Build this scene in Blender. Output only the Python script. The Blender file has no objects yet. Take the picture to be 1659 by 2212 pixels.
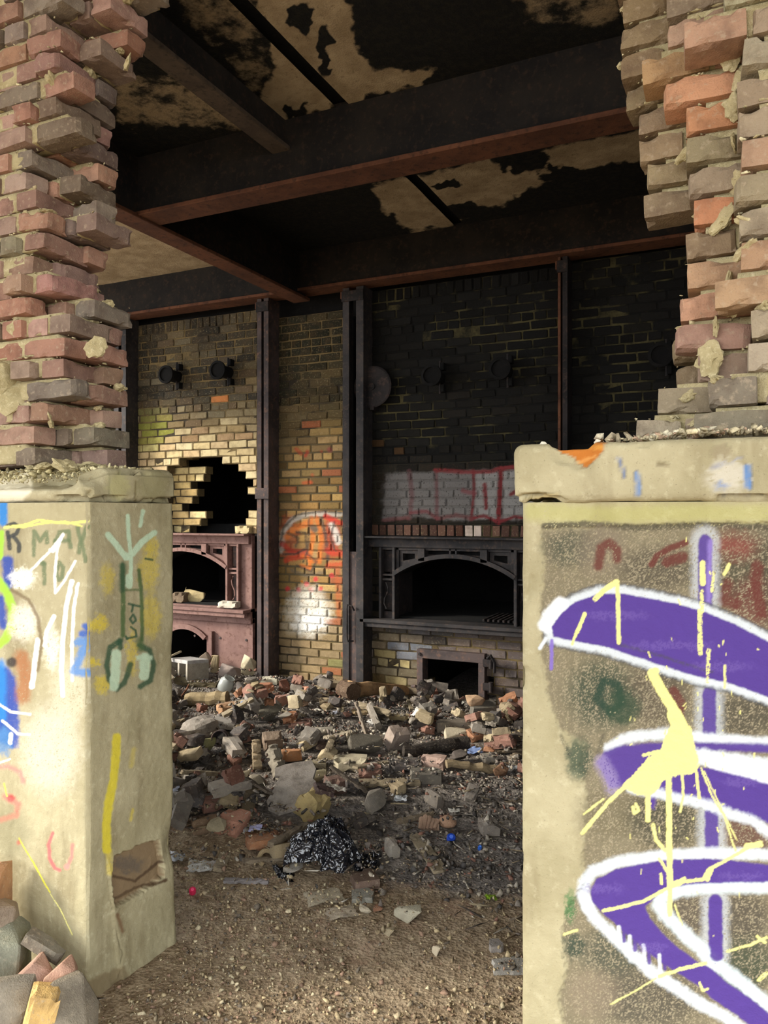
import bpy, bmesh, math, random
import numpy as np
from mathutils import Matrix, Vector, Euler

SC = bpy.context.scene
COL = SC.collection
# ------------------------------------------------------------------ camera, light, exposure
F_PX, EYE, YAW = 1660.0, 1.5, math.radians(25.0)
cam_d = bpy.data.cameras.new('camera')
cam_d.sensor_fit = 'VERTICAL'; cam_d.sensor_height = 36.0; cam_d.sensor_width = 27.0
cam_d.lens = F_PX / 2212.0 * 36.0
cam_d.clip_start = 0.05
cam = bpy.data.objects.new('camera', cam_d); COL.objects.link(cam)
cam.location = (0, 0, EYE); cam.rotation_euler = (math.pi / 2, 0, YAW)
SC.camera = cam

world = bpy.data.worlds.new('overcast_sky'); SC.world = world
world.use_nodes = True
_bg = world.node_tree.nodes['Background']
_bg.inputs[0].default_value = (0.93, 0.97, 1.0, 1); _bg.inputs[1].default_value = 4.7

sun_d = bpy.data.lights.new('hazy_sun', 'SUN'); sun_d.energy = 6.5; sun_d.angle = math.radians(14)
sun_d.color = (1.0, 0.93, 0.80)
sun = bpy.data.objects.new('hazy_sun', sun_d); COL.objects.link(sun)
_sd = Vector((0.80, 0.52, -0.46))            # the way the light travels
sun.rotation_euler = _sd.to_track_quat('-Z', 'Y').to_euler()

SC.view_settings.view_transform = 'Standard'; SC.view_settings.look = 'None'
SC.view_settings.gamma = 1.0; SC.view_settings.use_curve_mapping = False
SC.view_settings.exposure = 0.0
SC.cycles.max_bounces = 5; SC.cycles.diffuse_bounces = 3

rng = np.random.default_rng(7)
random.seed(7)
cY, sY = math.cos(YAW), math.sin(YAW)

# ------------------------------------------------------------------ measuring helpers (photo pixel <-> place)
def on_Y(px, py, Y):
    t = (px - 829.5) / F_PX; d = Y / (t * sY + cY)
    return d * (t * cY - sY), EYE - (py - 1106.0) / F_PX * d
def on_X(px, py, X):
    t = (px - 829.5) / F_PX; d = X / (t * cY - sY)
    return d * (t * sY + cY), EYE - (py - 1106.0) / F_PX * d
def on_Z(px, py, Z):
    d = (EYE - Z) * F_PX / (py - 1106.0); t = (px - 829.5) / F_PX
    return d * (t * cY - sY), d * (t * sY + cY)
def xY(px, Y): return on_Y(px, 1106, Y)[0]
def to_px(X, Y, Z):
    l = X * cY + Y * sY; d = -X * sY + Y * cY
    return 829.5 + F_PX * l / d, 1106.0 - F_PX * (Z - EYE) / d
def depth(X, Y): return -X * sY + Y * cY

def lin(c):
    c = np.asarray(c, dtype=float) / 255.0
    return np.where(c <= 0.04045, c / 12.92, ((c + 0.055) / 1.055) ** 2.4)
def S(r, g, b, a=1.0):
    l = lin((r, g, b)); return (float(l[0]), float(l[1]), float(l[2]), a)

# ------------------------------------------------------------------ noise in numpy
def _h(i, j, k, seed):
    n = (i * 374761393 + j * 668265263 + k * 2147483647 + seed * 974634777) & 0xFFFFFFFF
    n = ((n ^ (n >> 13)) * 1274126177) & 0xFFFFFFFF
    n = ((n ^ (n >> 16)) * 2246822519) & 0xFFFFFFFF
    return ((n ^ (n >> 15)) & 0xFFFFFF) / float(0xFFFFFF)
def vnoise(x, y, z, seed=0):
    x = np.asarray(x, float); y = np.asarray(y, float) + 0 * x; z = np.asarray(z, float) + 0 * x
    i, j, k = np.floor(x).astype(np.int64), np.floor(y).astype(np.int64), np.floor(z).astype(np.int64)
    u, v, w = x - i, y - j, z - k
    u, v, w = u * u * (3 - 2 * u), v * v * (3 - 2 * v), w * w * (3 - 2 * w)
    r = 0
    for a in (0, 1):
        for b in (0, 1):
            for c in (0, 1):
                r = r + (u if a else 1 - u) * (v if b else 1 - v) * (w if c else 1 - w) * _h(i + a, j + b, k + c, seed)
    return r
def fbm(x, y, z, oct=4, seed=0):
    r, a, s = 0, 0.5, 0
    for o in range(oct):
        r = r + a * vnoise(x * 2 ** o, y * 2 ** o, z * 2 ** o, seed + o); s += a; a *= 0.5
    return r / s
def sstep(a, b, x):
    t = np.clip((x - a) / (b - a), 0, 1); return t * t * (3 - 2 * t)

# ------------------------------------------------------------------ objects
def link(name, me, parent=None, loc=None, rot=None, scale=None):
    o = bpy.data.objects.new(name, me); COL.objects.link(o)
    if parent is not None: o.parent = parent
    if loc is not None: o.location = loc
    if rot is not None: o.rotation_euler = rot
    if scale is not None: o.scale = scale
    return o
def tag(o, label=None, cat=None, group=None, kind=None):
    if label: o['label'] = label
    if cat: o['category'] = cat
    if group: o['group'] = group
    if kind: o['kind'] = kind
    return o
def empty(name, loc=(0, 0, 0)):
    o = bpy.data.objects.new(name, None); COL.objects.link(o); o.location = loc
    o.empty_display_size = 0.1
    return o
def mesh_np(name, co, quads=None, tris=None, mat=None, smooth=False, attrs=None):
    me = bpy.data.meshes.new(name)
    co = np.asarray(co, np.float32)
    nq = 0 if quads is None else len(quads); nt = 0 if tris is None else len(tris)
    me.vertices.add(len(co)); me.vertices.foreach_set('co', co.ravel())
    loops = []
    if nq: loops.append(np.asarray(quads, np.int32).ravel())
    if nt: loops.append(np.asarray(tris, np.int32).ravel())
    loops = np.concatenate(loops)
    me.loops.add(len(loops)); me.loops.foreach_set('vertex_index', loops)
    me.polygons.add(nq + nt)
    st = np.concatenate([np.arange(nq) * 4, nq * 4 + np.arange(nt) * 3]).astype(np.int32)
    me.polygons.foreach_set('loop_start', st)
    if smooth: me.polygons.foreach_set('use_smooth', np.ones(nq + nt, bool))
    me.update(calc_edges=True)
    for k, v in (attrs or {}).items():
        v = np.asarray(v, np.float32)
        a = me.attributes.new(k, 'FLOAT_COLOR' if v.ndim == 2 else 'FLOAT', 'POINT')
        a.data.foreach_set('color' if v.ndim == 2 else 'value', v.ravel())
    if mat: me.materials.append(mat)
    return me
def mesh_py(name, v, f, mat=None, smooth=False):
    me = bpy.data.meshes.new(name); me.from_pydata([tuple(p) for p in v], [], f); me.update()
    bm = bmesh.new(); bm.from_mesh(me); bmesh.ops.recalc_face_normals(bm, faces=bm.faces); bm.to_mesh(me); bm.free()
    if smooth: me.polygons.foreach_set('use_smooth', np.ones(len(me.polygons), bool))
    if mat: me.materials.append(mat)
    return me
def grid_idx(nu, nv, off=0):
    a = np.arange(nu * nv).reshape(nu, nv) + off
    return np.stack([a[:-1, :-1], a[1:, :-1], a[1:, 1:], a[:-1, 1:]], -1).reshape(-1, 4)

class MB:
    """collects boxes, prisms and tubes of ONE piece"""
    def __init__(s): s.v = []; s.f = []
    def add(s, v, f):
        n = len(s.v); s.v += [tuple(p) for p in v]; s.f += [tuple(i + n for i in q) for q in f]; return s
    def box(s, x0, x1, y0, y1, z0, z1, c=0.0):
        if c <= 0:
            v = [(x, y, z) for x in (x0, x1) for y in (y0, y1) for z in (z0, z1)]
            return s.add(v, [(0, 1, 3, 2), (4, 6, 7, 5), (0, 4, 5, 1), (2, 3, 7, 6), (0, 2, 6, 4), (1, 5, 7, 3)])
        return s.add(*cbox(x0, x1, y0, y1, z0, z1, c))
    def prism(s, poly, y0, y1):
        n = len(poly)
        v = [(x, y0, z) for x, z in poly] + [(x, y1, z) for x, z in poly]
        f = [tuple(range(n)), tuple(range(2 * n - 1, n - 1, -1))] + [(i, i + n, (i + 1) % n + n, (i + 1) % n) for i in range(n)]
        return s.add(v, f)
    def tube(s, pts, r, n=8, cap=True):
        pts = [Vector(p) for p in pts]; m = len(pts); rs = r if isinstance(r, (list, tuple)) else [r] * m
        v = []; up = Vector((0, 0, 1))
        for i, p in enumerate(pts):
            t = (pts[min(i + 1, m - 1)] - pts[max(i - 1, 0)]).normalized()
            a = t.cross(up) if abs(t.dot(up)) < 0.95 else t.cross(Vector((1, 0, 0)))
            a.normalize(); b = t.cross(a)
            v += [p + (a * math.cos(2 * math.pi * k / n) + b * math.sin(2 * math.pi * k / n)) * rs[i] for k in range(n)]
        f = [(i * n + k, i * n + (k + 1) % n, (i + 1) * n + (k + 1) % n, (i + 1) * n + k) for i in range(m - 1) for k in range(n)]
        if cap: f += [tuple(range(n)), tuple(range(m * n - 1, (m - 1) * n - 1, -1))]
        return s.add(v, f)
    def lathe(s, prof, o, ax, n=20):
        """prof: (radius, along) pairs, around axis ax from o"""
        ax = Vector(ax).normalized(); o = Vector(o)
        a = ax.orthogonal().normalized(); b = ax.cross(a)
        v = []; m = len(prof)
        for r, h in prof:
            v += [o + ax * h + (a * math.cos(2 * math.pi * k / n) + b * math.sin(2 * math.pi * k / n)) * r for k in range(n)]
        f = [(i * n + k, i * n + (k + 1) % n, (i + 1) * n + (k + 1) % n, (i + 1) * n + k) for i in range(m - 1) for k in range(n)]
        f += [tuple(range(n)), tuple(range(m * n - 1, (m - 1) * n - 1, -1))]
        return s.add(v, f)
    def build(s, name, mat, parent=None, smooth=False, col=None):
        o = link(name, mesh_py(name, s.v, s.f, mat, smooth), parent)
        if col: o.color = col
        return o
def cbox(x0, x1, y0, y1, z0, z1, c, jit=0.0, r=None):
    """box with chamfered edges, 24 vertices, 44 triangles"""
    v = []; idx = {}
    for ix, x in enumerate((x0, x1)):
        for iy, y in enumerate((y0, y1)):
            for iz, z in enumerate((z0, z1)):
                sx, sy, sz = (1 - 2 * ix) * c, (1 - 2 * iy) * c, (1 - 2 * iz) * c
                j = [0, 0, 0] if r is None else [r.uniform(-jit, jit) for _ in range(3)]
                k = [1.0] * 3 if r is None else [r.uniform(0.4, 2.2) for _ in range(3)]
                for ax in range(3):
                    p = [x + sx * k[0] + j[0], y + sy * k[1] + j[1], z + sz * k[2] + j[2]]
                    p[ax] = (x, y, z)[ax] + j[ax]
                    idx[(ix, iy, iz, ax)] = len(v); v.append(tuple(p))
    I = lambda a, b, d, ax: idx[(a, b, d, ax)]
    f = []
    for a in (0, 1):
        f.append((I(a, 0, 0, 0), I(a, 1, 0, 0), I(a, 1, 1, 0), I(a, 0, 1, 0)))
        f.append((I(0, a, 0, 1), I(1, a, 0, 1), I(1, a, 1, 1), I(0, a, 1, 1)))
        f.append((I(0, 0, a, 2), I(1, 0, a, 2), I(1, 1, a, 2), I(0, 1, a, 2)))
        for b in (0, 1):
            f.append((I(a, b, 0, 0), I(a, b, 1, 0), I(a, b, 1, 1), I(a, b, 0, 1)))
            f.append((I(a, 0, b, 0), I(a, 1, b, 0), I(a, 1, b, 2), I(a, 0, b, 2)))
            f.append((I(0, a, b, 1), I(1, a, b, 1), I(1, a, b, 2), I(0, a, b, 2)))
            for d in (0, 1): f.append((I(a, b, d, 0), I(a, b, d, 1), I(a, b, d, 2)))
    return v, f

# ------------------------------------------------------------------ node materials
class NT:
    def __init__(s, name):
        s.m = bpy.data.materials.new(name); s.m.use_nodes = True
        s.t = s.m.node_tree; s.b = s.t.nodes['Principled BSDF']; s.b.inputs['Specular IOR Level'].default_value = 0.25
    def n(s, typ, **kw):
        x = s.t.nodes.new(typ)
        for k, v in kw.items(): setattr(x, k, v)
        return x
    def set(s, sock, val):
        if isinstance(val, bpy.types.NodeSocket): s.t.links.new(val, sock)
        elif val is not None: sock.default_value = val
    def pos(s): return s.n('ShaderNodeNewGeometry').outputs['Position']
    def obj(s): return s.n('ShaderNodeTexCoord').outputs['Object']
    def ocol(s): return s.n('ShaderNodeObjectInfo').outputs['Color']
    def orand(s): return s.n('ShaderNodeObjectInfo').outputs['Random']
    def attr(s, name):
        a = s.n('ShaderNodeAttribute', attribute_name=name); return a.outputs['Color'], a.outputs['Alpha'], a.outputs['Fac']
    def noise(s, scale, detail=4, rough=0.55, vec=None, dist=0.0):
        x = s.n('ShaderNodeTexNoise'); s.set(x.inputs['Vector'], vec if vec is not None else s.pos())
        x.inputs['Scale'].default_value = scale; x.inputs['Detail'].default_value = min(detail, 5)
        x.inputs['Roughness'].default_value = rough; x.inputs['Distortion'].default_value = dist
        return x.outputs['Fac']
    def vor(s, scale, vec=None, feature='F1'):
        x = s.n('ShaderNodeTexVoronoi', feature=feature); s.set(x.inputs['Vector'], vec if vec is not None else s.pos())
        x.inputs['Scale'].default_value = scale; return x.outputs['Distance']
    def rng(s, v, a, b, c=0.0, d=1.0):
        x = s.n('ShaderNodeMapRange', interpolation_type='SMOOTHSTEP'); s.set(x.inputs[0], v)
        for i, q in enumerate((a, b, c, d)): s.set(x.inputs[i + 1], q)
        return x.outputs[0]
    def mix(s, f, a, b, mode='MIX'):
        x = s.n('ShaderNodeMix', data_type='RGBA', blend_type=mode); s.set(x.inputs[0], f)
        s.set(x.inputs[6], a); s.set(x.inputs[7], b); return x.outputs[2]
    def math(s, op, a, b=None, clamp=False):
        x = s.n('ShaderNodeMath', operation=op, use_clamp=clamp); s.set(x.inputs[0], a)
        if b is not None: s.set(x.inputs[1], b)
        return x.outputs[0]
    def scale(s, vec, v3):
        x = s.n('ShaderNodeVectorMath', operation='MULTIPLY'); s.set(x.inputs[0], vec); x.inputs[1].default_value = v3; return x.outputs[0]
    def out(s, col, rough=0.9, bump=None, bs=0.4, bd=0.01, metal=0.0, spec=None):
        s.set(s.b.inputs['Base Color'], col); s.set(s.b.inputs['Roughness'], rough); s.set(s.b.inputs['Metallic'], metal)
        if spec is not None: s.b.inputs['Specular IOR Level'].default_value = spec
        if bump is not None:
            x = s.n('ShaderNodeBump'); x.inputs['Strength'].default_value = bs; x.inputs['Distance'].default_value = bd
            s.set(x.inputs['Height'], bump); s.t.links.new(x.outputs[0], s.b.inputs['Normal'])
        return s.m

def m_concrete_painted():
    N = NT('painted_concrete'); c, a, _ = N.attr('paint')
    n1, n2, n3 = N.noise(5, 6, 0.6), N.noise(38, 5, 0.65), N.noise(210, 3, 0.6)
    st = N.noise(9, 4, 0.6, N.scale(N.pos(), (1, 1, 0.22)))
    base = N.mix(N.rng(n1, 0.3, 0.7), S(150, 141, 110), S(170, 161, 130))
    base = N.mix(N.math('MULTIPLY', N.rng(st, 0.5, 0.72), 0.55), base, S(120, 108, 80))
    base = N.mix(N.math('MULTIPLY', N.rng(n2, 0.52, 0.75), 0.5), base, S(190, 182, 152))
    base = N.mix(N.math('MULTIPLY', N.rng(n3, 0.62, 0.74), 0.5), base, S(96, 88, 66))
    wear = N.rng(N.math('ADD', N.math('MULTIPLY', n2, 0.5), N.math('MULTIPLY', n3, 0.5)), 0.31, 0.42)
    keep = N.math('MAXIMUM', wear, N.rng(a, 0.86, 0.98))
    col = N.mix(N.math('MULTIPLY', a, keep), base, c)
    h = N.math('ADD', N.math('MULTIPLY', n2, 0.6), N.math('MULTIPLY', n3, 0.5))
    return N.out(col, 0.88, h, 0.45, 0.006)
def m_concrete(name, c1, c2, c3, sc=1.0):
    N = NT(name); n1, n2, n3 = N.noise(5 * sc, 6, 0.6), N.noise(34 * sc, 5, 0.65), N.noise(170 * sc, 3)
    col = N.mix(N.rng(n1, 0.3, 0.7), c1, c2); col = N.mix(N.rng(n2, 0.5, 0.75), col, c3)
    col = N.mix(N.math('MULTIPLY', N.rng(n3, 0.6, 0.75), 0.5), col, S(90, 80, 60))
    return N.out(col, 0.92, N.math('ADD', n2, N.math('MULTIPLY', n3, 0.6)), 0.6, 0.008)
def m_brick(name, smear, smc, dark=S(70, 50, 42), fine=1.0):
    N = NT(name); v = N.pos(); n1, n2, n3 = N.noise(14, 5, 0.6), N.noise(60, 4, 0.65), N.noise(240 * fine, 3)
    c = N.ocol(); c = N.mix(N.math('MULTIPLY', N.rng(n1, 0.4, 0.75), 0.5), c, dark)
    c = N.mix(N.math('MULTIPLY', N.rng(n2, 0.54, 0.7), smear), c, smc)
    c = N.mix(N.math('MULTIPLY', N.rng(n3, 0.58, 0.72), 0.45), c, N.mix(0.5, c, S(40, 32, 28)))
    return N.out(c, 0.9, N.math('ADD', n2, N.math('MULTIPLY', n3, 0.7)), 0.5, 0.006)
def m_ocol(name, var=0.35, rough=0.9, dark=S(45, 40, 36), sc=1.0, bs=0.5, spec=0.25, metal=0.0):
    """colour of the object itself, broken up by grain"""
    N = NT(name); n1, n2, n3 = N.noise(11 * sc, 5, 0.6), N.noise(70 * sc, 4, 0.6), N.noise(240 * sc, 2)
    c = N.ocol(); c = N.mix(N.math('MULTIPLY', N.rng(n1, 0.42, 0.7), var), c, dark)
    c = N.mix(N.math('MULTIPLY', N.rng(n2, 0.52, 0.72), var), c, N.mix(0.45, c, S(205, 192, 165)))
    return N.out(c, rough, N.math('ADD', n2, n3), bs, 0.006, metal, spec)
def m_soot_mortar(name, light, soot, a, b):
    N = NT(name); n = N.noise(2.2, 6, 0.65); n2 = N.noise(60, 3)
    c = N.mix(N.rng(n, a, b), light, soot); c = N.mix(N.math('MULTIPLY', N.rng(n2, 0.5, 0.7), 0.4), c, soot)
    return N.out(c, 0.95, n2, 0.5, 0.006)
def m_iron(name, c1, c2, c3, rough=0.75):
    N = NT(name); n1, n2, n3 = N.noise(4, 6, 0.65), N.noise(26, 5, 0.65), N.noise(150, 3)
    c = N.mix(N.rng(n1, 0.35, 0.65), c1, c2); c = N.mix(N.math('MULTIPLY', N.rng(n2, 0.5, 0.7), 0.8), c, c3)
    return N.out(c, rough, N.math('ADD', n2, n3), 0.35, 0.004, 0.15, 0.3)
def m_soot_attr():
    N = NT('sooty_ceiling_concrete'); _, _, f = N.attr('soot')
    n1, n2, n3 = N.noise(6, 6, 0.65), N.noise(30, 5, 0.65), N.noise(120, 3)
    c = N.mix(N.rng(n1, 0.3, 0.7), S(150, 132, 104), S(186, 168, 138))
    c = N.mix(N.math('MULTIPLY', N.rng(n2, 0.55, 0.75), 0.6), c, S(96, 82, 62))
    ff = N.math('ADD', f, N.math('MULTIPLY', N.math('SUBTRACT', n1, 0.5), 0.9))
    ff = N.math('ADD', ff, N.math('MULTIPLY', N.math('SUBTRACT', n2, 0.5), 0.35))
    k = N.rng(ff, 0.32, 0.62)
    sootc = N.mix(N.rng(n2, 0.4, 0.7), S(17, 17, 18), S(34, 33, 26))
    return N.out(N.mix(k, c, sootc), 0.95, N.math('ADD', n2, n3), 0.5, 0.01)
def m_ground():
    N = NT('trodden_dirt'); _, _, f = N.attr('path'); n1, n2, n3 = N.noise(2.2, 6, 0.65), N.noise(22, 6, 0.7), N.noise(130, 4, 0.7)
    v = N.vor(75)
    dark = N.mix(N.rng(n2, 0.35, 0.7), S(98, 92, 88), S(160, 151, 142))
    tan = N.mix(N.rng(n2, 0.35, 0.7), S(140, 120, 96), S(190, 170, 142))
    tan = N.mix(N.math('MULTIPLY', N.rng(n1, 0.52, 0.68), 0.7), tan, S(170, 134, 112))
    c = N.mix(N.rng(N.math('ADD', f, N.math('MULTIPLY', N.math('SUBTRACT', n2, 0.5), 0.6)), 0.3, 0.7), dark, tan)
    c = N.mix(N.math('MULTIPLY', N.rng(n3, 0.6, 0.72), 0.6), c, S(182, 168, 140))
    c = N.mix(N.math('MULTIPLY', N.rng(n3, 0.44, 0.34), 0.6), c, S(40, 34, 30))
    return N.out(c, 0.95, N.math('ADD', N.math('ADD', n2, n3), v), 0.8, 0.012)
def m_tint(name, rough=0.9):
    N = NT(name); c, _, _ = N.attr('tint'); n = N.noise(160, 3)
    return N.out(N.mix(N.math('MULTIPLY', N.rng(n, 0.45, 0.7), 0.4), c, S(60, 52, 46)), rough, n, 0.4, 0.004)
def m_paintbrick():
    N = NT('sprayed_brick'); c, a, _ = N.attr('paint'); n2, n3 = N.noise(60, 4, 0.65), N.noise(240, 3)
    b = N.ocol(); b = N.mix(N.math('MULTIPLY', N.rng(n2, 0.5, 0.7), 0.45), b, S(70, 55, 38))
    col = N.mix(N.math('MULTIPLY', a, N.rng(n2, 0.30, 0.44)), b, c)
    return N.out(col, 0.85, N.math('ADD', n2, n3), 0.5, 0.006)

MT = dict(
    pier=m_concrete_painted(),
    cap=m_concrete('weathered_cap_concrete', S(152, 143, 112), S(172, 163, 130), S(190, 181, 148)),
    roughcap=m_concrete('broken_concrete', S(150, 138, 104), S(178, 166, 126), S(206, 196, 156), 1.6),
    brick=m_brick('old_red_brick', 0.45, S(176, 160, 136)),
    mortar=m_concrete('crumbling_lime_mortar', S(166, 153, 114), S(188, 175, 136), S(208, 197, 160), 2.5),
    firebrick=m_brick('buff_fire_brick', 0.22, S(200, 184, 144), S(84, 66, 42)),
    sootbrick=m_brick('sooted_fire_brick', 0.25, S(44, 40, 32), S(14, 13, 12)),
    sprayed=m_paintbrick(),
    mortar_l=m_soot_mortar('furnace_mortar', S(112, 96, 64), S(48, 42, 34), 0.42, 0.62),
    mortar_r=m_soot_mortar('sooted_mortar', S(78, 72, 46), S(14, 14, 13), 0.36, 0.52),
    iron=m_iron('black_iron', S(26, 24, 25), S(46, 40, 40), S(74, 58, 50)),
    steel=m_iron('worn_steel', S(58, 52, 52), S(84, 72, 70), S(112, 84, 70)),
    castiron=m_iron('grey_cast_iron', S(40, 39, 41), S(62, 58, 58), S(84, 70, 62)),
    rust=m_iron('pink_rust_plate', S(118, 90, 84), S(138, 108, 100), S(96, 68, 60), 0.85),
    joist=m_iron('dull_brown_joist', S(70, 60, 52), S(92, 80, 68), S(50, 44, 38), 0.9),
    beam=m_iron('sooted_steel_beam', S(25, 24, 25), S(40, 36, 33), S(58, 46, 38), 0.9),
    flange=m_iron('rusty_flange', S(84, 54, 40), S(110, 72, 52), S(58, 42, 34), 0.9),
    soot=m_iron('soot_black_lining', S(10, 10, 11), S(18, 17, 17), S(28, 26, 24), 0.95),
    ceil=m_soot_attr(), ground=m_ground(), tint=m_tint('loose_gravel'),
    rubble=m_ocol('dusty_rubble'), wood=m_ocol('weathered_wood', 0.5, 0.85, S(46, 36, 28), 1.5),
    plast=m_ocol('thin_plastic', 0.12, 0.35, S(60, 60, 66), 1.0, 0.15, 0.5),
    paper=m_ocol('dirty_paper', 0.3, 0.9, S(110, 100, 90)),
    plant=m_ocol('green_moss', 0.3, 0.8, S(40, 60, 10)),
)
def m_bag():
    N = NT('black_bin_bag'); n = N.math('ADD', N.math('ABSOLUTE', N.math('SUBTRACT', N.noise(9, 2, 0.5, dist=0.8), .5)), N.math('MULTIPLY', N.math('ABSOLUTE', N.math('SUBTRACT', N.noise(24, 2, 0.5, dist=.6), .5)), .5))
    return N.out(S(24, 26, 34), 0.14, n, 0.9, 0.06, 0.0, 1.0)
MT['bag'] = m_bag()
def m_glass():
    N = NT('cloudy_glass'); N.b.inputs['Transmission Weight'].default_value = 0.7; N.b.inputs['IOR'].default_value = 1.35
    return N.out(S(215, 218, 214), 0.25, None)
MT['glass'] = m_glass()
# ------------------------------------------------------------------ spray paint and some painted-in sunlight carried by the surface (one colour per mesh point)
class Paint:
    def __init__(s, X, Y, Z, seed=0):
        s.px, s.py = to_px(X, Y, Z); s.seed = seed
        s.nx = (fbm(s.px / 9, s.py / 9, 0.5, 3, seed) - 0.5); s.ny = (fbm(s.px / 9, s.py / 9, 9.5, 3, seed + 5) - 0.5)
        s.nx = s.nx + .3 * (fbm(s.px / 2.4, s.py / 2.4, 1.5, 2, seed + 31) - .5); s.ny = s.ny + .3 * (fbm(s.px / 2.4, s.py / 2.4, 6.5, 2, seed + 33) - .5)
        s.sp = fbm(s.px / 2.2, s.py / 2.2, 3.3, 2, seed + 9)
        s.rgb = np.zeros((len(s.px), 3)); s.a = np.zeros(len(s.px))
    def over(s, m, col, op):
        al = np.clip(m * op, 0, 1); c = lin(col)
        na = al + s.a * (1 - al); k = na > 1e-6
        s.rgb[k] = (c * al[k, None] + s.rgb[k] * (s.a * (1 - al))[k, None]) / na[k, None]; s.a = na
    def segd(s, pts, wob):
        x, y = s.px + s.nx * wob, s.py + s.ny * wob; d = np.full(len(x), 1e9)
        if len(pts) == 1: return np.hypot(x - pts[0][0], y - pts[0][1])
        for (ax, ay), (bx, by) in zip(pts[:-1], pts[1:]):
            ux, uy = bx - ax, by - ay; h = np.clip(((x - ax) * ux + (y - ay) * uy) / (ux * ux + uy * uy + 1e-9), 0, 1)
            d = np.minimum(d, np.hypot(x - ax - ux * h, y - ay - uy * h))
        return d
    def stroke(s, pts, r, col, op=1.0, soft=2.0, wob=4.0, spk=0.0):
        d = s.segd(pts, wob); m = 1 - sstep(r - soft, r + soft, d)
        if spk: m = m * sstep(spk - 0.12, spk + 0.06, s.sp)
        s.over(m, col, op)
    def sdf(s, poly, wob=3.0):
        d = s.segd(list(poly) + [poly[0]], wob); x, y = s.px + s.nx * wob, s.py + s.ny * wob
        ins = np.zeros(len(x), bool); n = len(poly)
        for i in range(n):
            (ax, ay), (bx, by) = poly[i], poly[(i + 1) % n]
            if ay == by: continue
            ins ^= ((ay > y) != (by > y)) & (x < (bx - ax) * (y - ay) / (by - ay) + ax)
        return np.where(ins, -d, d)
    def fill(s, poly, col, op=1.0, soft=2.0, wob=3.0, grow=0.0, spk=0.0):
        m = 1 - sstep(-soft, soft, s.sdf(poly, wob) - grow)
        if spk: m = m * sstep(spk - 0.12, spk + 0.06, s.sp)
        s.over(m, col, op)
    def cloud(s, x, y, rx, ry, col, op=0.7, spk=0.0):
        q = np.hypot((s.px + s.nx * 26 - x) / rx, (s.py + s.ny * 26 - y) / ry); m = 1 - sstep(0.45, 1.1, q)
        if spk: m = m * sstep(spk - 0.15, spk + 0.1, s.sp)
        s.over(m, col, op)
    def rgba(s): return np.concatenate([s.rgb, s.a[:, None]], 1)

def c5(*p): return [(1100 + x / 2.968, 920 + y / 2.968) for x, y in p]
def c6(*p): return [(1100 + x / 2.968, 1560 + y / 2.968) for x, y in p]
def c3(*p): return [(x / 3.6875, 960 + y / 3.6875) for x, y in p]
def c4(*p): return [(x / 3.3925, 1560 + y / 3.3925) for x, y in p]
PURPLE, WHITE, YEL = (76, 54, 128), (196, 202, 206), (222, 214, 134)
SKIM = [(1168, 1140), (1172, 1230), (1162, 1330), (1166, 1420), (1186, 1520), (1206, 1575), (1262, 1608), (1252, 1660), (1266, 1720),
        (1256, 1860), (1262, 1905), (1228, 1960), (1212, 2010), (1222, 2100), (1206, 2160), (1224, 2260), (1500, 2420), (2100, 2500), (2560, 2400), (2600, 1700), (2480, 1120), (1900, 1120)]

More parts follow.
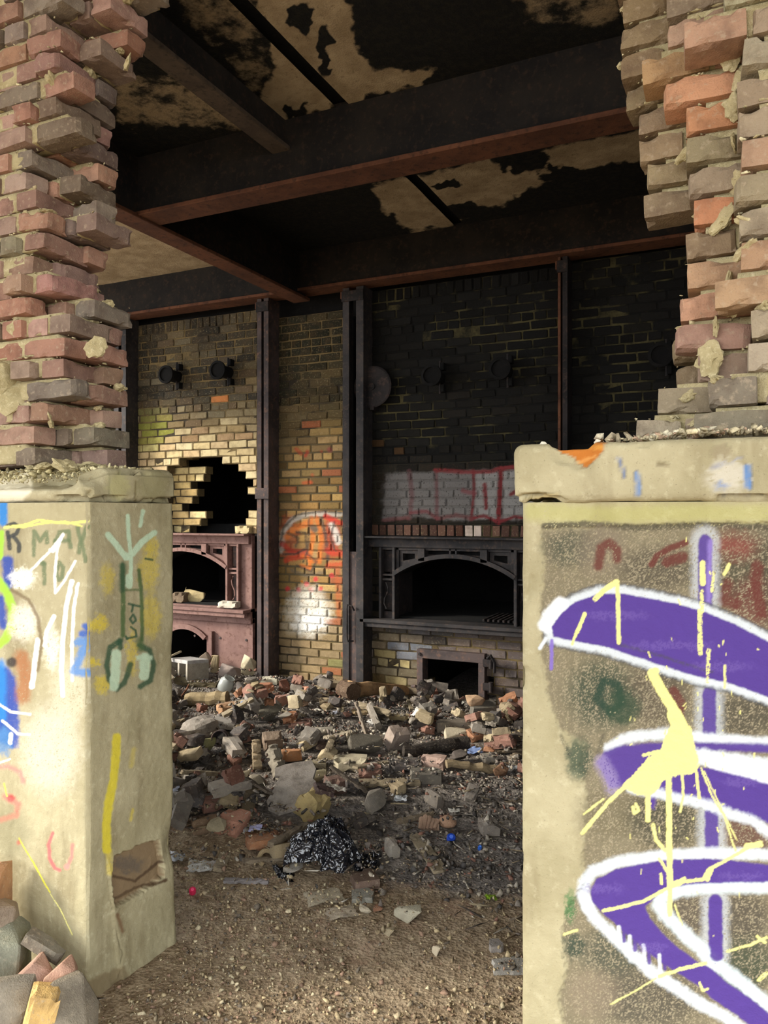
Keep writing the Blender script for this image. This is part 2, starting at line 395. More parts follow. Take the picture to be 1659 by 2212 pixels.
def paint_right(P):
    P.fill(SKIM, (108, 99, 80), 0.84, 5, 16, -4, 0.26)
    P.stroke([(1150, 1106), (1300, 1112), (1500, 1108), (1760, 1112)], 20, (168, 166, 96), 0.5, 14, 10)
    P.stroke([(1176, 1136), (1260, 1132), (1380, 1140), (1500, 1134), (1760, 1142)], 7, (70, 66, 54), 0.85, 4, 8, 0.34)
    for x, y, rx, ry, c, o in [(1240, 1185, 70, 40, (66, 70, 58), .8), (1300, 1190, 60, 60, (120, 108, 92), .6), (1420, 1230, 90, 50, (70, 64, 54), .75),
                               (1600, 1230, 110, 90, (62, 60, 46), .8), (1640, 1300, 70, 60, (96, 52, 46), .75), (1590, 1180, 60, 40, (112, 66, 56), .6),
                               (1300, 1500, 80, 80, (46, 60, 48), .9), (1420, 1500, 80, 80, (78, 70, 58), .8), (1600, 1545, 110, 50, (66, 62, 52), .85),
                               (1250, 1640, 30, 50, (42, 62, 50), .9), (1320, 1760, 80, 60, (104, 96, 74), .7), (1440, 1770, 90, 70, (56, 56, 46), .85),
                               (1620, 1790, 80, 60, (92, 62, 54), .8), (1240, 2045, 26, 30, (40, 58, 48), .95), (1232, 1960, 12, 40, (66, 110, 66), .8),
                               (1330, 2060, 80, 60, (64, 68, 58), .8), (1480, 1980, 70, 60, (78, 70, 62), .8), (1400, 2160, 130, 70, (70, 66, 58), .8),
                               (1600, 1985, 70, 60, (70, 64, 56), .85), (1610, 2080, 70, 60, (50, 60, 46), .85), (1590, 2130, 60, 40, (60, 66, 50), .8),
                               (1280, 2150, 60, 60, (128, 114, 96), .6), (1700, 1250, 60, 160, (70, 64, 52), .8)]:
        P.cloud(x, y, rx * 1.15, ry * 1.15, c, min(.84, o + .05), 0.28)
    P.fill(SKIM, (58, 55, 44), .7, 6, 16, -6, .60); P.fill(SKIM, (160, 148, 122), .75, 6, 16, -6, .64)
    mar = (92, 46, 40)
    P.stroke(c5((570, 900), (590, 780), (640, 750), (690, 800), (690, 850)), 10, mar, .85, 5, 6, .3)
    P.stroke(c5((910, 890), (950, 830), (1040, 780), (1130, 750)), 7, mar, .9, 3, 4, .25)
    P.stroke(c5((1010, 870), (1110, 840)), 12, mar, .85, 5, 8, .3)
    P.stroke(c5((1380, 760), (1500, 780)), 14, (120, 64, 56), .6, 9, 8, .3)
    P.stroke(c5((1400, 1010), (1370, 1120), (1450, 1140)), 12, mar, .8, 6, 8, .3)
    P.stroke(c5((1590, 900), (1580, 1050), (1620, 1200)), 13, mar, .85, 6, 8, .3)
    P.stroke(c5((1050, 1700), (1100, 1780), (1090, 1850)), 10, mar, .8, 5, 6, .3)
    P.stroke(c5((600, 1650), (560, 1750), (640, 1840), (720, 1780), (690, 1660), (610, 1640)), 9, (38, 58, 46), .9, 5, 6, .25)
    P.cloud(1345, 1530, 46, 50, (42, 62, 46), .8, .3)
    for a in (0, 1): P.stroke([(1230 + a * 60, 1630), (1212 + a * 90, 1590)], 4, (60, 60, 52), .5, 3, 6, .4)
    # vertical bar with its pale sides
    for x, y0, y1 in [(1523, 1158, 1316), (1532, 1486, 1598), (1537, 1748, 1838), (1545, 1940, 2072)]:
        P.stroke([(x, y0 + 8), (x, y1)], 30, (176, 180, 182), .7, 10, 10, .32)
        P.stroke([(x, y0 + 12), (x, y1)], 15, PURPLE, .95, 3, 5)
    P.stroke([(1534, 1170), (1530, 1300)], 5, (140, 120, 190), .7, 5, 5)
    # first arched stroke
    A = [(1189, 1355), (1211, 1324), (1241, 1300), (1289, 1283), (1343, 1281), (1403, 1292), (1464, 1304), (1521, 1321), (1588, 1348), (1659, 1385), (1780, 1455), (1900, 1540), (1960, 1625),
         (1880, 1605), (1780, 1556), (1659, 1508), (1572, 1476), (1508, 1464), (1437, 1442), (1386, 1425), (1302, 1398), (1241, 1387), (1194, 1378)]
    P.fill(A, (60, 62, 66), .75, 3, 5, 21, .3)
    P.fill(A, WHITE, .92, 6, 9, 15, .22); P.stroke([(1178, 1352), (1186, 1330), (1210, 1305)], 15, (222, 226, 228), .98, 5, 7)
    P.fill(A, PURPLE, 1.0, 2.5, 4, -1)
    P.stroke([(1178, 1380), (1166, 1400)], 4, WHITE, 1, 2, 2); P.stroke([(1191, 1385), (1190, 1445)], 4, (120, 100, 176), .95, 2, 3)
    # second
    B1 = c6((560, 260), (610, 190), (700, 155), (850, 138), (1000, 130), (1240, 132), (1659, 142), (1900, 150), (2020, 190), (1900, 215), (1659, 200), (1240, 185), (1100, 330), (960, 400), (930, 560), (890, 560), (880, 420), (760, 420), (640, 430))
    B2 = c6((1180, 290), (1260, 296), (1400, 310), (1550, 340), (1659, 385), (1900, 480), (2080, 640), (2120, 800), (1900, 780), (1659, 655), (1500, 590), (1400, 560), (1300, 522), (1200, 500), (1050, 470), (940, 440), (960, 330))
    P.stroke(c6((640, 170), (720, 118), (820, 92), (1000, 76), (1250, 106), (1500, 126), (1900, 150)), 12, WHITE, .93, 6, 9, .2)
    P.fill(B1, PURPLE, .97, 5, 5); P.fill(B2, PURPLE, 1, 3, 4)
    P.stroke(c6((590, 260), (640, 360), (660, 430)), 16, (150, 136, 176), .55, 10, 8, .35)
    P.stroke(c6((1120, 215), (1300, 235), (1500, 262), (1659, 290), (1900, 340)), 18, WHITE, .95, 6, 10, .16)
    P.stroke(c6((1300, 270), (1500, 320), (1700, 380)), 10, (224, 228, 232), .9, 4, 5)
    P.stroke(c6((780, 430), (950, 460), (1080, 492), (1240, 522), (1400, 588), (1560, 632), (1659, 712), (1900, 840)), 11, WHITE, .9, 6, 10, .22)
    # third, the big loop
    Cc = c6((515, 1090), (560, 1010), (680, 950), (830, 915), (1000, 888), (1250, 880), (1450, 895), (1659, 920), (1900, 950), (2040, 1010), (1900, 1050), (1659, 1030), (1400, 1035), (1200, 1042), (1050, 1062),
            (960, 1110), (870, 1190), (900, 1260), (980, 1360), (1080, 1450), (1200, 1540), (1300, 1590), (1400, 1680), (1550, 1780), (1659, 1870), (1850, 2030), (1700, 2120), (1540, 1950), (1450, 1880), (1300, 1780), (1200, 1690),
            (1050, 1600), (920, 1510), (800, 1410), (700, 1320), (600, 1235), (530, 1160))
    P.stroke(c6((500, 1200), (470, 1110), (480, 1030), (540, 960), (700, 900), (1000, 860), (1300, 845), (1659, 855), (1900, 870)), 13, WHITE, .94, 6, 9, .18)
    P.stroke(c6((490, 1150), (540, 1260), (680, 1390), (780, 1490), (900, 1600), (1050, 1700), (1200, 1800), (1400, 1905), (1520, 1990), (1700, 2200)), 13, WHITE, .94, 6, 10, .18)
    P.stroke(c6((1900, 1080), (1659, 1062), (1300, 1056), (1080, 1085), (975, 1130), (960, 1180), (1010, 1250), (1100, 1345), (1200, 1430), (1290, 1530), (1400, 1610), (1550, 1730), (1659, 1820), (1850, 1980)), 15, (192, 202, 206), .94, 7, 10, .18)
    P.fill(Cc, PURPLE, 1, 3, 4)
    for x, y0, y1 in [(700, 1320, 1420), (770, 1380, 1480), (860, 1440, 1560), (960, 1500, 1600)]:
        P.stroke(c6((x, y0), (x + 6, y1)), 4, (200, 204, 214), .9, 2, 3); P.stroke(c6((x + 30, y0), (x + 36, y1 - 10)), 4, PURPLE, .9, 2, 3)
    P.stroke(c6((1320, 1150), (1330, 1500)), 14, PURPLE, .97, 3, 5)
    for pts in (((700, 1400), (900, 1455), (1100, 1520), (1300, 1580)),): P.stroke(c5(*pts), 3, (70, 66, 70), .6, 3, 8, .34)
    for x, y, rx, ry in [(1330, 1330, 90, 14), (1450, 1395, 120, 12), (1560, 1440, 80, 14), (1300, 1920, 60, 12), (1400, 2050, 50, 14), (1600, 1690, 50, 12), (1600, 1895, 60, 10)]: P.cloud(x, y, rx, ry, (104, 84, 150), .45, .4)
    # thrown yellow paint
    Y = lambda pts, r, **k: P.stroke(pts, r, YEL, 1.0, 1.2, k.get('wob', 4), k.get('spk', 0))
    Y(c5((400, 1400), (440, 1300)), 3); Y(c5((435, 1320), (480, 1210)), 4.5); Y(c5((550, 1110), (600, 1060), (685, 1000)), 6, spk=.3); Y(c5((620, 1040), (690, 1000), (695, 1100), (700, 1390)), 4.5)
    Y(c5((1240, 880), (1240, 1010)), 6, spk=.3); Y(c5((1310, 940), (1300, 1060)), 3, spk=.4); Y(c5((1410, 890), (1380, 950)), 4); Y(c5((1220, 1190), (1225, 1460)), 5, spk=.36)
    Y(c5((1235, 1060), (1235, 1190)), 4, spk=.4); Y(c5((1280, 1440), (1270, 1640)), 4, spk=.45); Y(c5((1380, 1540), (1384, 1680)), 2.5, spk=.3)
    Y(c5((905, 1580), (940, 1570)), 7); Y(c5((920, 1590), (970, 1690), (1040, 1800), (1090, 1899)) + c6((1110, 60), (1115, 180)), 11)
    Y(c5((1060, 1860),) + c6((1100, 40), (1120, 120)), 17)
    P.fill(c6((1040, 20), (1160, 30), (1190, 150), (1215, 260), (1190, 330), (1090, 345), (1050, 350), (985, 372), (940, 450), (890, 480), (830, 470), (760, 440), (720, 410), (800, 330), (880, 240), (980, 170), (985, 110)), YEL, 1, 1.5, 9)
    Y(c6((860, 215), (960, 190)), 4); Y(c6((760, 400), (640, 510), (470, 710)), 4.5); Y(c6((600, 500), (480, 590)), 2.5, spk=.3)
    Y(c6((888, 450), (888, 630)), 5.5); Y(c6((1020, 330), (1026, 800), (1030, 1060)), 6.5); Y(c6((1030, 1000), (1028, 1240)), 5.5)
    Y(c6((1108, 340), (1115, 470), (1095, 580)), 2.6); Y(c6((1195, 300), (1218, 490)), 3.2); Y(c6((1230, 300), (1300, 480), (1380, 610), (1450, 830)), 2, spk=.3); Y(c6((1250, 320), (1360, 560), (1460, 760)), 1.6, spk=.3)
    Y(c6((810, 530), (830, 570), (800, 590), (790, 550)), 3.5); Y(c6((920, 660), (940, 760), (1000, 830)), 4, spk=.25); Y(c6((960, 880), (1010, 960)), 3)
    Y(c6((600, 1215), (700, 1195), (860, 1155), (1000, 1078), (1120, 1030), (1240, 1015), (1280, 950), (1400, 885), (1500, 830), (1560, 790), (1615, 775)), 3.6)
    Y(c6((1270, 1010), (1290, 950)), 6); Y(c6((1520, 800), (1610, 790)), 6, spk=.3); Y(c6((1050, 1040), (1120, 1010)), 4); Y(c6((970, 980), (975, 1040)), 3)
    Y(c6((650, 1815), (800, 1735), (940, 1650)), 1.8, spk=.3); Y(c6((960, 1640), (1100, 1590), (1260, 1552)), 4, spk=.25); Y(c6((1400, 1475), (1550, 1435), (1650, 1385)), 3.2, spk=.3)
    Y(c6((1590, 1380), (1640, 1420)), 3); Y(c6((1220, 1680), (1240, 1730), (1270, 1720)), 2.6); Y(c6((1600, 1660), (1650, 1620)), 4, spk=.35); Y(c6((350, 1370), (430, 1340)), 2.6, spk=.3); Y(c6((1060, 1180), (1110, 1310)), 1.6, spk=.3)
    for _ in range(70):
        x, y = rng.normal(1500, 90), rng.normal(1640, 190); P.stroke([(x, y), (x + rng.normal(0, 3), y + rng.uniform(1, 12))], rng.uniform(.7, 1.8), YEL, .9, .8, 1)

def paint_left_front(P):
    bl, dbl, lime = (40, 120, 190), (34, 66, 150), (150, 196, 60)
    P.fill(c3((60, 470), (700, 480), (690, 640), (60, 640)), (166, 156, 120), .5, 10, 10)
    P.stroke(c3((20, 460), (25, 620)), 9, bl, .95, 4, 5); P.stroke(c3((10, 700), (0, 900)), 6, lime, .9, 3, 5)
    P.stroke(c3((60, 930), (70, 1110)), 12, dbl, .9, 5, 8, .2); P.stroke(c3((0, 1230), (20, 1440)), 9, dbl, .9, 5, 6)
    P.stroke(c3((-10, 1090), (50, 1170), (95, 1300), (95, 1430), (50, 1540), (-20, 1600)), 9, lime, .95, 4, 5)
    P.fill(c3((-60, 1760), (60, 1770), (120, 1860), (145, 2000), (150, 2212), (-60, 2212)), dbl, .92, 6, 8)
    P.stroke(c3((10, 1750), (20, 2212)), 9, bl, .85, 7, 8); P.fill(c4((-40, -10), (145, -10), (140, 180), (90, 190), (-40, 120)), dbl, .92, 5, 8); P.cloud(8, 1600, 22, 40, (70, 120, 170), .8)
    P.stroke(c3((170, 1700), (200, 1850), (180, 2010)), 16, (152, 96, 58), .8, 10, 10, .3); P.stroke(c3((90, 1735)), 11, (50, 44, 46), .9, 4, 3)
    # letters
    k = (52, 56, 58)
    for pts in [((60, 650), (110, 630), (150, 660), (130, 710), (70, 740)), ((110, 740), (150, 790), (150, 850)), ((60, 700), (75, 830))]: P.stroke(c3(*pts), 4.5, k, .9, 2, 3)
    g = (92, 106, 76)
    for pts in [((270, 880), (270, 690), (320, 770), (370, 700), (375, 780)), ((430, 820), (470, 700), (545, 690), (560, 820)), ((440, 770), (545, 765)),
                ((620, 660), (640, 760), (625, 860)), ((690, 650), (650, 770), (680, 930)),
                ((350, 945), (355, 1110)), ((330, 950), (350, 945)), ((470, 950), (445, 1010), (465, 1080), (490, 1060), (500, 980), (470, 945))]: P.stroke(c3(*pts), 4.5, g, .8, 2.5, 4, .2)
    P.stroke(c3((35, 665), (200, 640), (310, 602), (430, 620), (560, 628), (690, 612)), 2.6, (232, 226, 120), 1, 1.2, 3); P.stroke(c3((50, 655), (180, 660), (330, 630), (520, 615), (650, 650)), 2, (232, 226, 120), 1, 1.2, 3)
    w = (244, 242, 226)
    for pts, r in [(((250, 1000), (400, 850), (500, 720), (455, 830), (435, 1050), (440, 1185), (520, 1070), (600, 930)), 2.8), (((400, 840), (420, 850), (500, 722)), 4),
                   (((570, 1090), (530, 1280), (500, 1560), (490, 1800), (500, 2000)), 5.2), (((620, 1110), (590, 1300), (572, 1600), (575, 1880)), 3.6),
                   (((430, 1370), (370, 1490), (350, 1600)), 4.5), (((300, 1560), (275, 1750), (255, 1930)), 6)]: P.stroke(c3(*pts), r, w, 1, 1.5, 3)
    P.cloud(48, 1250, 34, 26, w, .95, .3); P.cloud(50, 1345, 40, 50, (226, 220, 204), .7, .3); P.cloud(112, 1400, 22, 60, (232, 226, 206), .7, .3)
    P.stroke(c3((90, 1160), (230, 1240), (300, 1380), (330, 1560), (300, 1800)), 4, (112, 96, 72), .8, 3, 4)
    P.cloud(110, 1620, 80, 120, (206, 202, 184), .6, .3); P.cloud(150, 1500, 50, 90, (204, 198, 176), .5, .34)  # white wash that also paints the sun's glare into this face
    P.stroke(c3((-20, 2060), (90, 2130), (240, 2150)), 2.6, w, 1, 1.2, 2); P.stroke(c4((20, -10), (130, 85), (215, 92)), 2.6, w, 1, 1.2, 2); P.stroke(c4((80, 90), (75, 150)), 4.5, w, 1, 1.5, 2); P.stroke(c4((0, 298), (75, 270)), 2, w, 1, 1, 2)
    P.stroke(c3((680, 1450), (720, 1500), (650, 1510)), 7, (44, 84, 160), .9, 4, 6); P.stroke(c3((620, 1580), (690, 1560), (630, 1720), (590, 1810), (690, 1820)), 9, (74, 124, 184), .85, 5, 8, .2)
    pk = (216, 108, 112)
    P.stroke(c4((-20, 330), (60, 320), (150, 370), (170, 430)), 5, pk, .6, 5, 6, .3); P.stroke(c4((80, 555)), 8, (206, 52, 56), .9, 4, 4); P.stroke(c4((40, 545), (130, 600), (120, 680), (0, 720)), 6, (214, 96, 92), .65, 5, 6, .3)
    P.stroke(c4((140, 880)), 5, (200, 60, 60), .85, 3, 3); P.stroke(c4((385, 815), (355, 900), (362, 1000), (400, 1070), (435, 1085)), 3.6, (222, 96, 96), .9, 2, 3, .15); P.stroke(c4((490, 1065), (525, 980), (530, 900)), 3.4, (226, 120, 112), .9, 2.5, 3, .15); P.stroke(c4((490, 1060)), 6, (228, 130, 120), .9, 3, 3)
    P.stroke(c4((140, 850), (230, 1010), (330, 1190), (365, 1245)), 1.8, (214, 206, 70), 1, .9, 2); P.stroke(c4((370, 1260), (440, 1370), (530, 1560)), 1.3, (222, 214, 130), .95, .8, 2, .3); P.stroke(c4((30, 450), (50, 540)), 2, (230, 220, 90), 1, 1, 2)
    P.cloud(20, 1800, 60, 70, (120, 116, 90), .5); P.cloud(60, 1960, 60, 60, (128, 118, 88), .4)

def paint_left_side(P):
    mint, g, dg, ye = (184, 206, 178), (74, 98, 58), (52, 82, 60), (206, 184, 58)
    for x, y, rx, ry, o in [(232, 1250, 20, 40, .5), (212, 1348, 26, 22, .8), (202, 1430, 16, 14, .85), (222, 1480, 20, 24, .7), (322, 1230, 26, 60, .55), (326, 1330, 26, 60, .55), (284, 1410, 14, 60, .6), (330, 1180, 16, 26, .5)]: P.cloud(x, y, rx, ry, ye, o, .3)
    P.stroke(c3((205, 1360), (215, 1320), (215, 1360)), 3, ye, .8, 2, 3)
    for pts, r in [(((975, 960), (978, 1240), (975, 1520)), 5), (((1108, 1000), (1125, 1200), (1132, 1560)), 4.2), (((985, 1160), (1110, 1160)), 1.8)]: P.stroke(c3(*pts), r, g, .9, 2.5, 3)
    P.stroke(c3((980, 960), (975, 1150)), 8, dg, .7, 5, 5)
    for pts in [((1025, 1270), (1110, 1290)), ((1060, 1280), (1050, 1330)), ((1060, 1355), (1035, 1390), (1055, 1425), (1080, 1400), (1065, 1360)), ((1040, 1455), (1075, 1480), (1085, 1530), (1010, 1545)), ((1000, 1530), (1010, 1550)), ((1160, 910), (1215, 920))]: P.stroke(c3(*pts), 2.6, dg, .9, 1.5, 2)
    for pts in [((960, 1560), (880, 1620), (850, 1760), (870, 1880), (930, 1950), (990, 1900), (1020, 1820), (1040, 1750)), ((950, 1570), (955, 1620)), ((1115, 1600), (1190, 1640), (1225, 1760), (1200, 1880), (1120, 1930))]: P.stroke(c3(*pts), 6, dg, .9, 3, 4, .12)
    P.stroke(c3((1110, 1570), (1120, 1620)), 9, g, .7, 6, 5)
    P.stroke(c3((925, 1670), (920, 1800), (905, 1930)), 10, mint, .92, 3, 6, .12); P.stroke(c3((1100, 1700), (1200, 1700)), 5, mint, .9, 3, 5, .15); P.stroke(c3((1155, 1700), (1150, 1840)), 11, mint, .92, 3, 6, .12)
    for pts, r in [(((1018, 570), (1030, 760), (1045, 880), (1040, 1060)), 4.4), (((1030, 1060), (1030, 1120)), 8), (((862, 720), (930, 800), (1000, 900)), 6.5), (((1000, 880), (1030, 900)), 7), (((1230, 705), (1130, 780), (1060, 870)), 6.5), (((1140, 530), (1118, 650)), 4)]: P.stroke(c3(*pts), r, mint, .96, 2, 3)
    P.stroke(c4((855, 110), (835, 400), (795, 600), (780, 760), (785, 935)), 9.5, (208, 192, 58), .95, 3, 5, .1); P.stroke(c4((960, 720), (975, 640)), 3, ye, .6, 3, 4, .3); P.stroke(c4((980, 200), (960, 320)), 5, ye, .4, 4, 4, .3)
    P.stroke(c4((800, 950), (800, 1100)), 6, ye, .55, 5, 5, .3)
    P.fill(STONE, (128, 108, 82), .99, 3, 7); P.stroke([(244, 1893), (300, 1905), (352, 1862)], 3, (84, 66, 48), 1, 2, 4); P.stroke([(246, 1948), (300, 1920), (356, 1900)], 3, (90, 72, 52), 1, 2, 5); P.cloud(285, 1870, 40, 22, (104, 92, 78), .99)
    P.stroke([(250, 1975), (262, 2010)], 4, (120, 96, 70), .99, 3, 4); P.fill([(186, 2120), (260, 2085), (275, 2110), (310, 2100), (380, 2080), (380, 2300), (180, 2300)], (128, 114, 86), .99, 4, 12)
STONE = [(246, 1853), (300, 1826), (342, 1814), (352, 1860), (352, 1890), (300, 1930), (248, 1958), (240, 1900)]

# ------------------------------------------------------------------ ground
FY, BK = 1.757, 2.156           # faces of the front wall
LX, RX = -1.823, -0.4656        # the two cheeks of the gap
W = 6.0                         # face of the furnace wall
def ground_h(X, Y):
    X = np.asarray(X, float); Y = np.asarray(Y, float)
    h = -0.02 + 0.05 * (fbm(X * 1.1, Y * 1.1, 0.3, 4, 3) - 0.5) + 0.022 * (fbm(X * 9, Y * 9, 1.7, 3, 8) - 0.5) * sstep(2.2, 3.0, Y)
    h = h + 0.13 * np.exp(-(((X + 2.9) / 1.0) ** 2 + ((Y - 4.3) / 0.9) ** 2)) + 0.07 * np.exp(-(((X + 4.6) / 0.7) ** 2 + ((Y - 5.6) / 0.5) ** 2))
    h = h + 0.05 * np.exp(-(((X + 2.2) / 0.5) ** 2 + ((Y - 3.1) / 0.3) ** 2)) + 0.05 * np.exp(-(((X + 1.6) / 0.7) ** 2 + ((Y - 5.0) / 0.5) ** 2))
    h = h - 0.07 * sstep(5.2, 6.0, Y) * sstep(-3.2, -2.6, X)
    return h
def build_ground():
    xs = np.concatenate([np.linspace(-30, -7, 14), np.arange(-6.8, -4.6, 0.06), np.arange(-4.6, 0.9, 0.02), np.linspace(0.95, 4, 40), np.linspace(5, 30, 12)])
    ys = np.concatenate([np.linspace(-30, -1, 14), np.linspace(-0.7, 1.5, 40), np.arange(1.52, 6.2, 0.02), np.linspace(6.4, 12, 8)])
    X, Y = np.meshgrid(xs, ys, indexing='ij'); x, y = X.ravel(), Y.ravel()
    z = ground_h(x, y); px, py = to_px(x, np.maximum(y, 0.3), 0 * x)
    path = sstep(3.15, 2.75, y + 0.5 * (fbm(x * 1.5, y * 1.5, .2, 3, 21) - .5) + 0.10 * (x + 1.5))
    me = mesh_np('floor', np.stack([x, y, z], 1), grid_idx(len(xs), len(ys)), mat=MT['ground'], smooth=True, attrs={'path': path})
    return tag(link('floor', me), 'brown trodden dirt floor turning sooty grey towards the furnaces', 'floor', kind='structure')
floor = build_ground()

# ------------------------------------------------------------------ front wall: concrete base each side of the gap
def sheet(name, U, V, fn, mat, parent, painter=None, seed=0, amp=0.004, extra=None, flip=False):
    """dense face: fn(u,v) -> (X,Y,Z) flat, normal nrm; pushed in and out by real relief"""
    u, v = [a.ravel() for a in np.meshgrid(U, V, indexing='ij')]
    X, Y, Z, nr = fn(u, v)
    d = amp * (fbm(X * 7, Y * 7, Z * 7, 4, seed) - 0.5) * 2 + 0.0016 * (fbm(X * 60, Y * 60, Z * 60, 3, seed + 4) - 0.5) * 2
    if extra is not None: d = d + extra(X, Y, Z)
    P = None
    if painter: P = Paint(X, Y, Z, seed + 11); painter(P)
    co = np.stack([X + nr[0] * d, Y + nr[1] * d, Z + nr[2] * d], 1)
    q = grid_idx(len(U), len(V)); q = q[:, ::-1] if flip else q
    at = {'paint': P.rgba() if P else np.zeros((len(X), 4))}
    return link(name, mesh_np(name, co, q, mat=mat, smooth=True, attrs=at), parent)
def edge_roll(d0, r=0.016):
    """how far a face falls back close to a corner at distance d0"""
    return -np.where(d0 < r, r - np.sqrt(np.maximum(r * r - (r - d0) ** 2, 0)), 0)

def front_right():
    top = 1.522
    w = MB().box(RX + 0.012, 3.2, FY + 0.03, BK, -0.1, top - 0.005).build('wall_front_right', MT['roughcap'])
    tag(w, 'concrete base of the broken front wall with purple and white graffiti', 'wall', kind='structure')
    U = np.concatenate([np.arange(RX, 0.10, 0.0021), np.linspace(0.11, 0.6, 60), np.linspace(0.65, 3.2, 30)])
    V = np.concatenate([np.linspace(-0.1, 0.27, 30), np.arange(0.28, top, 0.0023), [top]])
    def ex(X, Y, Z):
        px, py = to_px(X, Y, Z); P = Paint.__new__(Paint); P.px, P.py = px, py
        P.nx = fbm(px / 9, py / 9, .5, 3, 70) - .5; P.ny = fbm(px / 9, py / 9, 9.5, 3, 71) - .5
        sd = P.sdf(SKIM, 16)
        return -0.0045 * sstep(3, -3, sd) + edge_roll(X - RX + 0.006 * (fbm(0 * X, 0 * X, Z * 14, 4, 5) - .5) + .003, 0.02) \
            - 0.012 * sstep(0.62, 0.75, fbm(X * 16, 0, Z * 9, 3, 31)) * sstep(0.05, 0.0, X - RX)
    sheet('front_face', U, V, lambda u, v: (u, 0 * u + FY, v, (0, -1, 0)), MT['pier'], w, paint_right, 3, 0.003, ex)
    Yv = np.linspace(FY + 0.014, BK, 60); Zc = np.linspace(-0.1, top, 160)
    sheet('side_face', Yv, Zc, lambda u, v: (0 * u + RX, u, v, (-1, 0, 0)), MT['pier'], w, None, 13, 0.003, flip=True)
    # cap stone, overhanging
    cap = dense_box('cap', RX - 0.016, 3.2, FY - 0.018, BK + 0.02, top, 1.655, 0.008, 0.02, 0.004, MT['cap'], w, 23, xfine=0.3,
                    paint=paint_right_cap, chips=[((1150, 1075), 38, 11, .022), ((1185, 1080), 40, 9, .012), ((1240, 975), 55, 40, .016)])
    return w
def paint_right_cap(P):
    P.fill([(1202, 955), (1310, 955), (1306, 972), (1290, 990), (1262, 1012), (1248, 1000), (1236, 984), (1210, 978)], (176, 106, 40), .99, 2, 10)
    P.stroke([(1215, 962), (1300, 966)], 5, (196, 140, 62), .8, 4, 8, .3); P.stroke([(1250, 1000), (1285, 985)], 4, (206, 150, 84), .7, 3, 6, .3)
    P.stroke([(1336, 990), (1344, 1010), (1348, 1030)], 4, (72, 100, 150), .75, 3, 4, .3); P.stroke([(1374, 1022), (1380, 1050), (1378, 1068)], 6, (86, 124, 176), .8, 4, 5, .25)
    P.cloud(1570, 1030, 55, 45, (196, 190, 176), .7, .3); P.stroke([(1612, 1010), (1618, 1050)], 8, (64, 116, 176), .85, 5, 7, .25); P.cloud(1560, 1050, 18, 16, (88, 120, 170), .6, .3)
    P.stroke([(1536, 1010), (1600, 990)], 4, (120, 130, 160), .5, 4, 8, .35); P.cloud(1560, 975, 30, 18, (134, 122, 98), .7); P.cloud(1430, 1000, 14, 8, (110, 98, 72), .8)
    P.cloud(1180, 1075, 34, 12, (164, 148, 104), .9); P.cloud(1142, 1082, 12, 10, (120, 108, 70), .9)
def paint_left_cap(P):
    P.fill([(-40, 995), (40, 992), (64, 1020), (72, 1055), (50, 1085), (-40, 1085)], (220, 212, 186), .99, 5, 12)
    P.stroke([(294, 1040), (290, 1110)], 2.5, (110, 98, 66), .9, 2, 5); P.cloud(330, 1050, 40, 50, (140, 134, 96), .6); P.cloud(255, 1050, 30, 40, (182, 176, 122), .6)
